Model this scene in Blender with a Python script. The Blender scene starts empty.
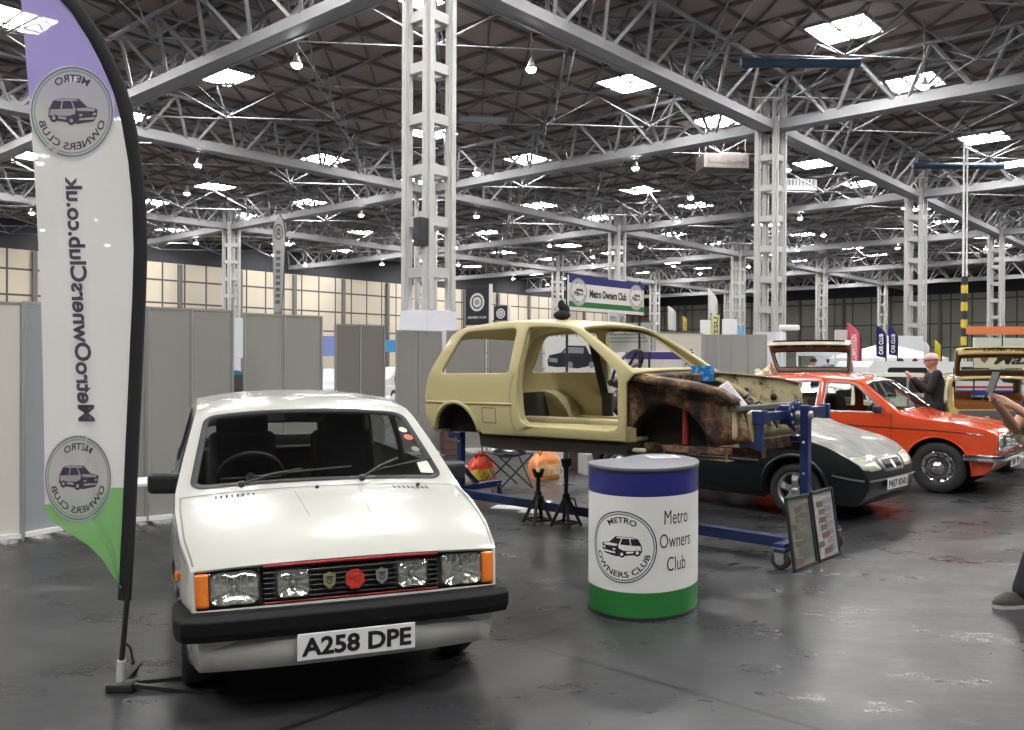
import bpy, bmesh, math, random
from mathutils import Vector, Matrix
from mathutils.geometry import delaunay_2d_cdt
from math import sin, cos, pi, radians as R, atan2, sqrt, hypot
random.seed(7)
SC = bpy.context.scene
COL = SC.collection
V = Vector
# ---------------------------------------------------------------- camera
F = 863.84; PIT = -0.0053; ROL = 0.0043; HC = 1.6
cd = bpy.data.cameras.new('camera'); cam = bpy.data.objects.new('camera', cd); COL.objects.link(cam)
cd.sensor_width = 36; cd.lens = F / 1024 * 36; cd.clip_start = .05; cd.clip_end = 900
cam.location = (0, 0, HC)
cam.matrix_world = Matrix.Translation((0, 0, HC)) @ Matrix.Rotation(pi / 2 + PIT, 4, 'X') @ Matrix.Rotation(ROL, 4, 'Z')
SC.camera = cam
def at(px, py, Y):
    """point at depth Y (world y) seen at pixel px,py of the photograph"""
    u = (px - 512) / F; w = -(py - 365) / F
    u, w = u * cos(ROL) - w * sin(ROL), u * sin(ROL) + w * cos(ROL)
    d = V((u, cos(PIT) - w * sin(PIT), sin(PIT) + w * cos(PIT)))
    return V((0, 0, HC)) + d * (Y / d.y)
def gnd(px, py, z=0.0):
    p = at(px, py, 1.0) - V((0, 0, HC)); t = (z - HC) / p.z
    return V((0, 0, HC)) + p * t
# ---------------------------------------------------------------- materials
MATS = {}
def mat(name, col=(.5, .5, .5), rough=.5, metal=0., spec=.5, emit=0., coat=0., bump=0., bscale=40., vary=0., vscale=3., alpha=1., sheen=0., trans=0.):
    if name in MATS: return MATS[name]
    m = bpy.data.materials.new(name); m.use_nodes = True; nt = m.node_tree; b = nt.nodes['Principled BSDF']
    b.inputs['Base Color'].default_value = (*col, 1); b.inputs['Roughness'].default_value = rough; b.inputs['Metallic'].default_value = metal
    b.inputs['Specular IOR Level'].default_value = spec; b.inputs['Coat Weight'].default_value = coat; b.inputs['Coat Roughness'].default_value = .06
    if emit: b.inputs['Emission Color'].default_value = (*col, 1); b.inputs['Emission Strength'].default_value = emit
    tc = nt.nodes.new('ShaderNodeTexCoord')
    if vary:
        n = nt.nodes.new('ShaderNodeTexNoise'); n.inputs['Scale'].default_value = vscale; n.inputs['Detail'].default_value = 4
        mx = nt.nodes.new('ShaderNodeMix'); mx.data_type = 'RGBA'
        mx.inputs['A'].default_value = (*[c * (1 - vary) for c in col], 1); mx.inputs['B'].default_value = (*[min(1, c * (1 + vary)) for c in col], 1)
        nt.links.new(tc.outputs['Object'], n.inputs['Vector']); nt.links.new(n.outputs['Fac'], mx.inputs['Factor']); nt.links.new(mx.outputs['Result'], b.inputs['Base Color'])
    if bump:
        n = nt.nodes.new('ShaderNodeTexNoise'); n.inputs['Scale'].default_value = bscale; n.inputs['Detail'].default_value = 3
        bp = nt.nodes.new('ShaderNodeBump'); bp.inputs['Strength'].default_value = bump; bp.inputs['Distance'].default_value = .01
        nt.links.new(tc.outputs['Object'], n.inputs['Vector']); nt.links.new(n.outputs['Fac'], bp.inputs['Height']); nt.links.new(bp.outputs['Normal'], b.inputs['Normal'])
    MATS[name] = m; return m
def glass_mat(name, tint=(.75, .8, .78), refl=.05):
    if name in MATS: return MATS[name]
    m = bpy.data.materials.new(name); m.use_nodes = True; nt = m.node_tree; nt.nodes.clear()
    o = nt.nodes.new('ShaderNodeOutputMaterial'); t = nt.nodes.new('ShaderNodeBsdfTransparent'); g = nt.nodes.new('ShaderNodeBsdfGlossy')
    t.inputs['Color'].default_value = (*tint, 1); g.inputs['Roughness'].default_value = .02; g.inputs['Color'].default_value = (.9, .95, 1, 1)
    lw = nt.nodes.new('ShaderNodeLayerWeight'); lw.inputs['Blend'].default_value = .5; pw = nt.nodes.new('ShaderNodeMath'); pw.operation = 'POWER'; pw.inputs[1].default_value = 4
    f = nt.nodes.new('ShaderNodeMath'); f.operation = 'MULTIPLY_ADD'; f.inputs[1].default_value = .7; f.inputs[2].default_value = refl; mx = nt.nodes.new('ShaderNodeMixShader')
    nt.links.new(lw.outputs['Facing'], pw.inputs[0]); nt.links.new(pw.outputs[0], f.inputs[0]); nt.links.new(f.outputs[0], mx.inputs[0]); nt.links.new(t.outputs[0], mx.inputs[1]); nt.links.new(g.outputs[0], mx.inputs[2]); nt.links.new(mx.outputs[0], o.inputs[0])
    MATS[name] = m; return m
def cloth_mat(name, col, clear=.1, transl=.45):
    if name in MATS: return MATS[name]
    m = bpy.data.materials.new(name); m.use_nodes = True; nt = m.node_tree; nt.nodes.clear()
    o = nt.nodes.new('ShaderNodeOutputMaterial'); d = nt.nodes.new('ShaderNodeBsdfDiffuse'); tl = nt.nodes.new('ShaderNodeBsdfTranslucent'); t = nt.nodes.new('ShaderNodeBsdfTransparent')
    d.inputs[0].default_value = (*col, 1); tl.inputs[0].default_value = (*col, 1)
    a = nt.nodes.new('ShaderNodeMixShader'); a.inputs[0].default_value = transl; b = nt.nodes.new('ShaderNodeMixShader'); b.inputs[0].default_value = clear
    nt.links.new(d.outputs[0], a.inputs[1]); nt.links.new(tl.outputs[0], a.inputs[2]); nt.links.new(a.outputs[0], b.inputs[1]); nt.links.new(t.outputs[0], b.inputs[2]); nt.links.new(b.outputs[0], o.inputs[0])
    MATS[name] = m; return m
# ---------------------------------------------------------------- mesh builder
def frame_of(d, up=V((0, 0, 1))):
    d = d.normalized()
    if abs(d.dot(up)) > .98: up = V((1, 0, 0)) if abs(d.x) < .9 else V((0, 1, 0))
    s = d.cross(up).normalized(); u = s.cross(d).normalized()
    return d, s, u
class MB:
    def __init__(s): s.v = []; s.f = []; s.m = []; s.s = []
    def add(s, vs, fs, mi=0, sm=False):
        n = len(s.v); s.v += [V(p) for p in vs]
        for f in fs: s.f.append([i + n for i in f]); s.m.append(mi); s.s.append(sm)
        return s
    def box(s, c, size, rz=0., mi=0, M=None):
        x, y, z = [k / 2 for k in size]; c = V(c)
        m = M.to_3x3() if M else Matrix.Rotation(rz, 3, 'Z')
        vs = [c + m @ V((a * x, b * y, d * z)) for a in (-1, 1) for b in (-1, 1) for d in (-1, 1)]
        return s.add(vs, [(0, 1, 3, 2), (4, 6, 7, 5), (0, 4, 5, 1), (2, 3, 7, 6), (0, 2, 6, 4), (1, 5, 7, 3)], mi)
    def bar(s, p, q, w, h, mi=0, up=V((0, 0, 1))):
        p = V(p); q = V(q); d, a, u = frame_of(q - p, up)
        vs = [e + a * (i * w / 2) + u * (j * h / 2) for e in (p, q) for i in (-1, 1) for j in (-1, 1)]
        return s.add(vs, [(0, 1, 3, 2), (4, 6, 7, 5), (0, 4, 5, 1), (2, 3, 7, 6), (0, 2, 6, 4), (1, 5, 7, 3)], mi)
    def tube(s, pts, r, n=8, mi=0, sm=True, cap=True):
        pts = [V(p) for p in pts]; rs = r if isinstance(r, (list, tuple)) else [r] * len(pts)
        vs = []; fs = []; up = V((0, 0, 1)); pu = None
        for i, p in enumerate(pts):
            d = (pts[min(i + 1, len(pts) - 1)] - pts[max(i - 1, 0)])
            d, a, u = frame_of(d, pu if pu else up); pu = u
            vs += [p + (a * cos(2 * pi * k / n) + u * sin(2 * pi * k / n)) * rs[i] for k in range(n)]
        for i in range(len(pts) - 1):
            fs += [(i * n + k, i * n + (k + 1) % n, (i + 1) * n + (k + 1) % n, (i + 1) * n + k) for k in range(n)]
        s.add(vs, fs, mi, sm)
        if cap: s.add(vs[:n], [tuple(range(n))[::-1]], mi); s.add(vs[-n:], [tuple(range(n))], mi)
        return s
    def lathe(s, prof, n=32, c=(0, 0, 0), axis='z', mi=0, sm=True, a0=0., a1=2 * pi):
        """prof: list of (radius, height)"""
        c = V(c); full = abs(a1 - a0 - 2 * pi) < 1e-6; k = n if full else n + 1; vs = []
        for r, h in prof:
            for i in range(k):
                a = a0 + (a1 - a0) * i / n
                p = {'z': V((r * cos(a), r * sin(a), h)), 'y': V((r * cos(a), h, r * sin(a))), 'x': V((h, r * cos(a), r * sin(a)))}[axis]
                vs.append(c + p)
        fs = []
        for j in range(len(prof) - 1):
            for i in range(n):
                i2 = (i + 1) % k
                fs.append((j * k + i, j * k + i2, (j + 1) * k + i2, (j + 1) * k + i))
        return s.add(vs, fs, mi, sm)
    def prism(s, poly, h0, h1, fn=None, mi=0, sm=False):
        """poly in 2D extruded h0..h1, fn maps (a,b,h)->3D"""
        fn = fn or (lambda a, b, h: V((a, b, h))); n = len(poly)
        vs = [fn(a, b, h0) for a, b in poly] + [fn(a, b, h1) for a, b in poly]
        s.add(vs, [tuple(range(n))[::-1], tuple(range(n, 2 * n))], mi)
        return s.add(vs, [(i, (i + 1) % n, n + (i + 1) % n, n + i) for i in range(n)], mi, sm)
    def grid(s, fn, nu, nv, mi=0, sm=True, mf=None):
        vs = [fn(i / nu, j / nv) for i in range(nu + 1) for j in range(nv + 1)]
        n = len(s.v); s.v += [V(p) for p in vs]
        for i in range(nu):
            for j in range(nv):
                a = i * (nv + 1) + j; s.f.append([n + a, n + a + 1, n + a + nv + 2, n + a + nv + 1]); s.m.append(mf((i + .5) / nu, (j + .5) / nv) if mf else mi); s.s.append(sm)
        return s
    def ball(s, c, r, n=12, mi=0):
        c = V(c); rr = r if isinstance(r, (tuple, list)) else (r, r, r); m = n // 2 + 1
        prof = [(sin(pi * j / m), cos(pi * j / m)) for j in range(m + 1)]
        vs = [c + V((rr[0] * a * cos(2 * pi * i / n), rr[1] * a * sin(2 * pi * i / n), rr[2] * h)) for a, h in prof for i in range(n)]
        return s.add(vs, [(j * n + i, (j + 1) * n + i, (j + 1) * n + (i + 1) % n, j * n + (i + 1) % n) for j in range(m) for i in range(n)], mi, True)
    def build(s, name, mats, parent=None, bev=0., weld=False, solid=0., sub=0, bseg=2, bang=35, off=-1, flip=False):
        me = bpy.data.meshes.new(name); me.from_pydata([tuple(p) for p in s.v], [], s.f)
        if not isinstance(mats, (list, tuple)): mats = [mats]
        for m in mats: me.materials.append(m)
        me.polygons.foreach_set('material_index', s.m); me.polygons.foreach_set('use_smooth', s.s); me.update()
        if weld or flip:
            bm = bmesh.new(); bm.from_mesh(me)
            if weld: bmesh.ops.remove_doubles(bm, verts=bm.verts, dist=weld if isinstance(weld, float) else .0008); bmesh.ops.recalc_face_normals(bm, faces=bm.faces)
            if flip: bmesh.ops.reverse_faces(bm, faces=bm.faces)
            bm.to_mesh(me); bm.free()
        o = bpy.data.objects.new(name, me); COL.objects.link(o)
        if parent: o.parent = parent
        if solid:
            q = o.modifiers.new('solid', 'SOLIDIFY'); q.thickness = solid; q.offset = off
        if bev:
            q = o.modifiers.new('bevel', 'BEVEL'); q.width = bev; q.segments = bseg; q.limit_method = 'ANGLE'; q.angle_limit = R(bang); q.harden_normals = False
        if sub:
            q = o.modifiers.new('sub', 'SUBSURF'); q.levels = sub; q.render_levels = sub
        return o
def tag(o, label=None, cat=None, group=None, kind=None):
    for k, x in (('label', label), ('category', cat), ('group', group), ('kind', kind)):
        if x: o[k] = x
    return o
def empty(name, loc=(0, 0, 0), rz=0., label=None, cat=None, group=None, kind=None):
    o = bpy.data.objects.new(name, None); COL.objects.link(o); o.location = loc; o.rotation_euler = (0, 0, rz); o.empty_display_size = .2
    return tag(o, label, cat, group, kind)
def kids(o): return [c for c in COL.objects if c.parent == o]
KID = {}
def copy_tree(o, loc=None, rz=None, label=None, parent=None, scale=None):
    if o.name not in KID: KID[o.name] = kids(o)
    c = o.copy(); COL.objects.link(c); c.parent = parent
    if loc is not None: c.location = loc
    if rz is not None: c.rotation_euler = (0, 0, rz)
    if scale: c.scale = (scale,) * 3
    if label: c['label'] = label
    for k in KID[o.name]: copy_tree(k, parent=c)
    return c
# ---------------------------------------------------------------- 2D patches
def inpoly(p, poly):
    x, y = p; c = False; n = len(poly); j = n - 1
    for i in range(n):
        xi, yi = poly[i]; xj, yj = poly[j]
        if (yi > y) != (yj > y) and x < (xj - xi) * (y - yi) / (yj - yi) + xi: c = not c
        j = i
    return c
def segd(p, poly):
    b = 1e9; n = len(poly); px, py = p
    for i in range(n):
        ax, ay = poly[i]; bx, by = poly[(i + 1) % n]; dx = bx - ax; dy = by - ay; L = dx * dx + dy * dy
        t = 0 if L == 0 else max(0, min(1, ((px - ax) * dx + (py - ay) * dy) / L))
        b = min(b, hypot(px - ax - t * dx, py - ay - t * dy))
    return b
def refine(poly, step):
    out = []; n = len(poly)
    for i in range(n):
        a = poly[i]; b = poly[(i + 1) % n]; L = hypot(a[0] - b[0], a[1] - b[1]); k = max(1, int(math.ceil(L / step - 1e-6)))
        out += [(a[0] + (b[0] - a[0]) * t / k, a[1] + (b[1] - a[1]) * t / k) for t in range(k)]
    return out
def patch(mb, outer, holes, fn, step=.08, mi=0, sm=True, rf=True, flip=False):
    if rf: outer = refine(outer, step); 
    holes = [refine(h, step) for h in holes]
    vs = []; es = []
    for lp in [outer] + holes:
        n = len(vs); vs += lp; es += [(n + i, n + (i + 1) % len(lp)) for i in range(len(lp))]
    xs = [p[0] for p in outer]; ys = [p[1] for p in outer]
    nx = int((max(xs) - min(xs)) / step); ny = int((max(ys) - min(ys)) / step)
    for i in range(1, nx + 1):
        for j in range(1, ny + 1):
            p = (min(xs) + (i + (.25 if j % 2 else -.25)) * step, min(ys) + j * step)
            if inpoly(p, outer) and segd(p, outer) > step * .45 and not any(inpoly(p, h) or segd(p, h) < step * .45 for h in holes): vs.append(p)
    r = delaunay_2d_cdt([V(p) for p in vs], es, [], 0, 1e-5)
    ov = [(p.x, p.y) for p in r[0]]; fs = []
    for f in r[2]:
        c = (sum(ov[i][0] for i in f) / len(f), sum(ov[i][1] for i in f) / len(f))
        if inpoly(c, outer) and not any(inpoly(c, h) for h in holes): fs.append(tuple(f[::-1]) if flip else tuple(f))
    mb.add([fn(*p) for p in ov], fs, mi, sm); return mb
def rrect(x0, y0, x1, y1, r, n=5):
    out = []
    for cx, cy, a in ((x1 - r, y0 + r, -90), (x1 - r, y1 - r, 0), (x0 + r, y1 - r, 90), (x0 + r, y0 + r, 180)):
        out += [(cx + r * cos(R(a + 90 * k / n)), cy + r * sin(R(a + 90 * k / n))) for k in range(n + 1)]
    return out
def rpoly(pts, r, n=4):
    out = []; m = len(pts)
    for i in range(m):
        a = V(pts[i - 1]); b = V(pts[i]); c = V(pts[(i + 1) % m]); rr = min(r, (a - b).length * .45, (c - b).length * .45)
        p = b + (a - b).normalized() * rr; q = b + (c - b).normalized() * rr
        for k in range(n + 1):
            t = k / n; w = p * (1 - t) ** 2 + b * 2 * t * (1 - t) + q * t * t; out.append((w.x, w.y))
    return out
def circ(cx, cy, r, n=24, a0=0., a1=360., ry=None):
    full = abs(a1 - a0 - 360) < 1e-6; ry = ry or r
    return [(cx + r * cos(R(a0 + (a1 - a0) * k / n)), cy + ry * sin(R(a0 + (a1 - a0) * k / n))) for k in range(n if full else n + 1)]
def inset(poly, d):
    """offset a closed CCW polygon inwards by d (outwards if negative)"""
    n = len(poly); out = []
    for i in range(n):
        a = V(poly[i - 1]); b = V(poly[i]); c = V(poly[(i + 1) % n]); e = b - a; g = c - b
        if e.length < 1e-9 or g.length < 1e-9: out.append((b.x, b.y)); continue
        e.normalize(); g.normalize(); n1 = V((-e.y, e.x)); n2 = V((-g.y, g.x)); m = n1 + n2
        m = m / max(.3, m.length_squared) * 2 if m.length > 1e-6 else n1
        out.append((b.x + m.x * d, b.y + m.y * d))
    return out
def ccw(p): 
    return p if sum((p[i - 1][0] * p[i][1] - p[i][0] * p[i - 1][1]) for i in range(len(p))) > 0 else p[::-1]
# ---------------------------------------------------------------- lettering
TC = {}
def glyphs(txt, bold=0., shear=0.):
    k = (txt, bold, shear)
    if k not in TC:
        cu = bpy.data.curves.new('t', 'FONT'); cu.body = txt; cu.size = 1; cu.offset = bold; cu.shear = shear; cu.resolution_u = 3; cu.fill_mode = 'BOTH'
        ob = bpy.data.objects.new('t', cu); COL.objects.link(ob); bpy.context.view_layer.update()
        me = ob.to_mesh(); vs = [(p.co.x, p.co.y) for p in me.vertices]; fs = [tuple(f.vertices) for f in me.polygons]
        ob.to_mesh_clear(); bpy.data.objects.remove(ob); bpy.data.curves.remove(cu); TC[k] = (vs, fs)
    return TC[k]
def text(mb, txt, w, h, fn, mi=0, bold=0., cx=0., cy=0., shear=0.):
    """fit the lettering in a w x h box centred at cx,cy of the plane, fn(x,y)->3D"""
    vs, fs = glyphs(txt, bold, shear); xs = [p[0] for p in vs]; ys = [p[1] for p in vs]
    x0, x1, y0, y1 = min(xs), max(xs), min(ys), max(ys); sx = w / (x1 - x0); sy = h / (y1 - y0)
    mb.add([fn(cx + (x - (x0 + x1) / 2) * sx, cy + (y - (y0 + y1) / 2) * sy) for x, y in vs], fs, mi)
def arc_text(mb, txt, r, h, fn, top=True, span=90, mi=0, bold=.02):
    vs, fs = glyphs(txt, bold); xs = [p[0] for p in vs]; ys = [p[1] for p in vs]; x0, x1, y0, y1 = min(xs), max(xs), 0, max(ys)
    out = []
    for x, y in vs:
        t = (x - x0) / (x1 - x0) - .5; yy = (y - y0) / (y1 - y0) * h
        if top: a = R(90 - t * span); rr = r + yy
        else: a = R(-90 + t * span); rr = r + h - yy
        out.append(fn(rr * cos(a), rr * sin(a)))
    mb.add(out, fs, mi)
def ring(mb, r0, r1, fn, mi=0, n=48, e=1.0):
    vs = []; 
    for k in range(n): a = 2 * pi * k / n; vs += [fn(r0 * cos(a), r0 * sin(a)), fn(r1 * cos(a), r1 * sin(a))]
    mb.add(vs, [(2 * k, 2 * k + 1, (2 * k + 3) % (2 * n), (2 * k + 2) % (2 * n)) for k in range(n)], mi)
def disc(mb, r, fn, mi=0, n=36):
    for q in range(6):
        r0 = r * q / 6; r1 = r * (q + 1) / 6; ring(mb, max(r0, 1e-4), r1, fn, mi, n)
def fill(mb, poly, fn, mi=0, step=.05): patch(mb, poly, [], fn, step, mi, False)
CAR_DARK = [[(-.82, -.12), (-.84, .08), (-.5, .16), (-.22, .40), (.42, .40), (.62, .34), (.76, .10), (.78, -.14), (.66, -.24), (-.2, -.36), (-.72, -.28)]]
CAR_LITE = [[(-.12, .10), (.72, .08), (.74, -.1), (.1, -.12), (-.1, -.05)], [(-.76, .08), (-.5, .13), (-.14, .11), (-.2, .03), (-.74, .02)], [(-.78, -.15), (-.25, -.19), (-.22, -.25), (-.72, -.23)], [(.18, -.15), (.46, -.13), (.46, -.19), (.2, -.23)],
            [(-.18, .38), (.42, .38), (.56, .335), (-.2, .33)], [(.0, .33), (.04, .33), (-.05, .1), (-.10, .1)], [(.30, .33), (.34, .33), (.38, .1), (.34, .1)], [(-.79, -.02), (-.68, -.03), (-.68, -.10), (-.79, -.09)], [(-.34, -.06), (-.24, -.07), (-.24, -.13), (-.34, -.12)]]
def logo(mb, Rr, fn, navy=0, green=1, ink=2, white=3, bg=True, car=1.):
    """club roundel in plane coordinates, fn(x,y,layer)->3D"""
    L = lambda k: (lambda x, y: fn(x, y, k))
    if bg: disc(mb, Rr * 1.04, L(1), white)
    ring(mb, Rr * .965, Rr, L(2), navy); ring(mb, Rr * .90, Rr * .93, L(2), green)
    arc_text(mb, 'METRO', Rr * .68, Rr * .16, L(2), True, 66, ink)
    arc_text(mb, 'OWNERS CLUB', Rr * .68, Rr * .16, L(2), False, 152, ink)
    s = Rr * .74 * car
    for p in CAR_DARK: fill(mb, [(x * s, y * s) for x, y in ccw(p)], L(2), ink, Rr * .12)
    for p in CAR_LITE: fill(mb, [(x * s, y * s) for x, y in ccw(p)], L(3), white, Rr * .12)
    for cx, cy in ((.02, -.26), (.6, -.18)):
        fill(mb, circ(cx * s, cy * s, .13 * s, 16), L(3), ink, .1); fill(mb, circ(cx * s, cy * s, .06 * s, 12), L(4), white, .1)
# ================================================================ HALL
YAW = .7241; U = V((sin(YAW), cos(YAW), 0)); W_ = V((-cos(YAW), sin(YAW), 0)); BU = 27.0; BV = 29.34; A0 = 20.55; B0 = 22.06; HT = 14.9
def H(a, b, z=0.): return U * a + W_ * b + V((0, 0, z))
RZU = atan2(U.y, U.x)
steel = mat('painted steel', (.31, .31, .325), .5, vary=.1, vscale=1.5)
steel_dark = mat('roof tube steel', (.24, .24, .26), .5)
deckm = mat('brown roof deck', (.38, .315, .285), .9, vary=.2, vscale=.3)
ribm = mat('dark roof rib', (.17, .15, .14), .8)
steel_c = mat('pale column steel', (.48, .475, .465), .5, vary=.1, vscale=1.5)
boxm = mat('pale column cladding', (.66, .66, .72), .55, vary=.03)
skym = mat('skylight glow', (1.0, .985, .955), .5, emit=56.)
lampm = mat('high bay lamp glow', (1.0, .99, .97), .5, emit=120.)
# floor
def floor_mat():
    m = mat('polished dark hall floor', (.1, .1, .105), .3); nt = m.node_tree; b = nt.nodes['Principled BSDF']; N = nt.nodes.new; L = nt.links.new
    tc = N('ShaderNodeTexCoord'); mp = N('ShaderNodeMapping'); mp.inputs['Rotation'].default_value = (0, 0, .72); L(tc.outputs['Object'], mp.inputs['Vector'])
    n1 = N('ShaderNodeTexNoise'); n1.inputs['Scale'].default_value = .55; n1.inputs['Detail'].default_value = 6; n1.inputs['Roughness'].default_value = .65; L(mp.outputs[0], n1.inputs['Vector'])
    r1 = N('ShaderNodeValToRGB'); r1.color_ramp.elements[0].position = .35; r1.color_ramp.elements[0].color = (.022, .0225, .025, 1); r1.color_ramp.elements[1].position = .72; r1.color_ramp.elements[1].color = (.058, .059, .063, 1); L(n1.outputs['Fac'], r1.inputs[0])
    st = N('ShaderNodeMapping'); st.inputs['Scale'].default_value = (.8, 1.7, 1); st.inputs['Rotation'].default_value = (0, 0, .72); L(tc.outputs['Object'], st.inputs['Vector'])
    n2 = N('ShaderNodeTexNoise'); n2.inputs['Scale'].default_value = 1.7; n2.inputs['Detail'].default_value = 8; n2.inputs['Roughness'].default_value = .75; L(st.outputs[0], n2.inputs['Vector'])
    r2 = N('ShaderNodeValToRGB'); r2.color_ramp.elements[0].position = .58; r2.color_ramp.elements[0].color = (0, 0, 0, 1); r2.color_ramp.elements[1].position = .74; r2.color_ramp.elements[1].color = (1, 1, 1, 1); L(n2.outputs['Fac'], r2.inputs[0])
    mx = N('ShaderNodeMix'); mx.data_type = 'RGBA'; mx.inputs['B'].default_value = (.13, .126, .115, 1); L(r2.outputs[0], mx.inputs['Factor']); L(r1.outputs[0], mx.inputs['A'])
    # slab joints
    br = N('ShaderNodeTexBrick'); br.inputs['Scale'].default_value = 1; br.inputs['Brick Width'].default_value = 5.4; br.inputs['Row Height'].default_value = 5.4; br.offset = 0; br.inputs['Mortar Size'].default_value = .018
    br.inputs['Color1'].default_value = br.inputs['Color2'].default_value = (1, 1, 1, 1); br.inputs['Mortar'].default_value = (.3, .3, .3, 1)
    m3 = N('ShaderNodeMapping'); m3.inputs['Rotation'].default_value = (0, 0, -RZU); m3.inputs['Location'].default_value = (1.7, 2.2, 0); L(tc.outputs['Object'], m3.inputs['Vector']); L(m3.outputs[0], br.inputs['Vector'])
    mm = N('ShaderNodeMix'); mm.data_type = 'RGBA'; mm.blend_type = 'MULTIPLY'; mm.inputs['Factor'].default_value = 1; L(mx.outputs['Result'], mm.inputs['A']); L(br.outputs['Color'], mm.inputs['B']); L(mm.outputs['Result'], b.inputs['Base Color'])
    r3 = N('ShaderNodeMapRange'); r3.inputs['From Min'].default_value = .3; r3.inputs['From Max'].default_value = .75; r3.inputs['To Min'].default_value = .2; r3.inputs['To Max'].default_value = .5; L(n2.outputs['Fac'], r3.inputs['Value']); L(r3.outputs[0], b.inputs['Roughness'])
    bp = N('ShaderNodeBump'); bp.inputs['Strength'].default_value = .05; bp.inputs['Distance'].default_value = .01; L(n2.outputs['Fac'], bp.inputs['Height']); L(bp.outputs[0], b.inputs['Normal'])
    return m
mb = MB(); c = H(75, 45); mb.box((c.x, c.y, -.1), (330, 330, .2), RZU); tag(mb.build('floor', floor_mat()), kind='structure')
def wall_mat(name, c1, c2, mort, bw, rh, ms):
    m = mat(name, c1, .7); nt = m.node_tree; b = nt.nodes['Principled BSDF']; N = nt.nodes.new; L = nt.links.new
    tc = N('ShaderNodeTexCoord'); sp = N('ShaderNodeSeparateXYZ'); cb = N('ShaderNodeCombineXYZ'); L(tc.outputs['Object'], sp.inputs[0]); L(sp.outputs[0], cb.inputs[0]); L(sp.outputs[2], cb.inputs[1])
    br = N('ShaderNodeTexBrick'); br.offset = 0; br.inputs['Scale'].default_value = 1; br.inputs['Brick Width'].default_value = bw; br.inputs['Row Height'].default_value = rh; br.inputs['Mortar Size'].default_value = ms; br.inputs['Mortar Smooth'].default_value = .1
    br.inputs['Color1'].default_value = (*c1, 1); br.inputs['Color2'].default_value = (*c2, 1); br.inputs['Mortar'].default_value = (*mort, 1); L(cb.outputs[0], br.inputs['Vector'])
    n = N('ShaderNodeTexNoise'); n.inputs['Scale'].default_value = .12; L(tc.outputs['Object'], n.inputs['Vector']); mx = N('ShaderNodeMix'); mx.data_type = 'RGBA'; mx.blend_type = 'MULTIPLY'; mx.inputs['Factor'].default_value = .35
    L(br.outputs['Color'], mx.inputs['A']); L(n.outputs['Fac'], mx.inputs['B']); L(mx.outputs['Result'], b.inputs['Base Color']); return m
AW = 174.; BW = 110.
def wall(name, p, q, h, m, z0=0.):
    d = q - p; o = MB().box((d.length / 2, 0, h / 2 + z0), (d.length, .3, h)).build(name, m); o.location = p; o.rotation_euler = (0, 0, atan2(d.y, d.x)); tag(o, kind='structure'); return o
wall('wall_left', H(-60, BW), H(AW, BW), 14.3, wall_mat('cream wall cladding', (.78, .70, .56), (.72, .65, .52), (.12, .11, .11), 3.1, 3.0, .13))
wall('wall_back', H(AW, BW), H(AW, -120), 14.3, wall_mat('grey green wall cladding', (.40, .40, .33), (.36, .36, .30), (.10, .10, .10), 3.6, 4.4, .13))
dk = mat('dark upper wall', (.05, .05, .06), .9)
wall('trim_1', H(-60, BW), H(AW, BW), 5.2, dk, 14.3); wall('trim_2', H(AW, BW), H(AW, -120), 5.2, dk, 14.3)
# mullions on the left wall
mb = MB()
for k in range(0, 26): mb.box(H(AW - 9 * k, BW - .35, 7.1), (.5, .5, 14.2), RZU)
for k in range(0, 24): mb.box(H(AW - .35, BW - 9 * k, 7.1), (.5, .5, 14.2), RZU)
tag(mb.build('trim_3', mat('dark wall post', (.16, .15, .15), .6)), kind='structure')
# ceiling
ceiling = empty('ceiling', (0, 0, 0), kind='structure')
ZD = 17.9
deck = MB().box(H(60, 10, ZD + .15), (250, 240, .3), RZU)
deck.build('roof_deck', deckm, ceiling)
mb = MB()
P = 4.5
def inview(p, m=60):
    if p.y < 4: return False
    x = 512 + F * p.x / p.y; y = 360 - F * (p.z - HC) / p.y
    return -m < x < 1024 + m and -m < y
for a in range(-6, 172, 3):        # ribs under the deck
    for b in range(-8, 110, 3):
        p = H(a, b, ZD - .1)
        if inview(p, 150):
            mb.bar(p, H(a + 3, b, ZD - .1), .12, .2); mb.bar(p, H(a, b + 3, ZD - .1), .12, .2)
            if p.y < 90: mb.bar(p, H(a + 3, b + 3, ZD - .1), .08, .12)
mb.build('deck_rib', ribm, ceiling)
# space frame of thin tubes: lower nodes hang under the deck
mb = MB(); ZN = ZD - 1.9; cnt = 0
na = int(180 / P); 
for i in range(-2, 40):
    for j in range(-2, 27):
        a = A0 + (i + .5) * P; b = B0 + (j - 4 + .5) * (BV / 6.5); n = H(a, b, ZN)
        if not inview(n, 60) or n.y > 120: continue
        near = n.y < 70; r = .05 if near else .07; q = P / 2
        if (i + j) % 2 == 0:
            for da, db in ((q, q), (-q, q), (q, -q), (-q, -q)): mb.tube([n, H(a + da, b + db, ZD - .2)], r, 4, cap=False)
            mb.tube([n, H(a + P, b + P * .9, ZN)], r, 4, cap=False)
            mb.tube([n, H(a + P, b - P * .9, ZN)], r, 4, cap=False)
            mb.ball(n, r * 2.2, 6)
mb.build('space_frame', steel_dark, ceiling)
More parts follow.
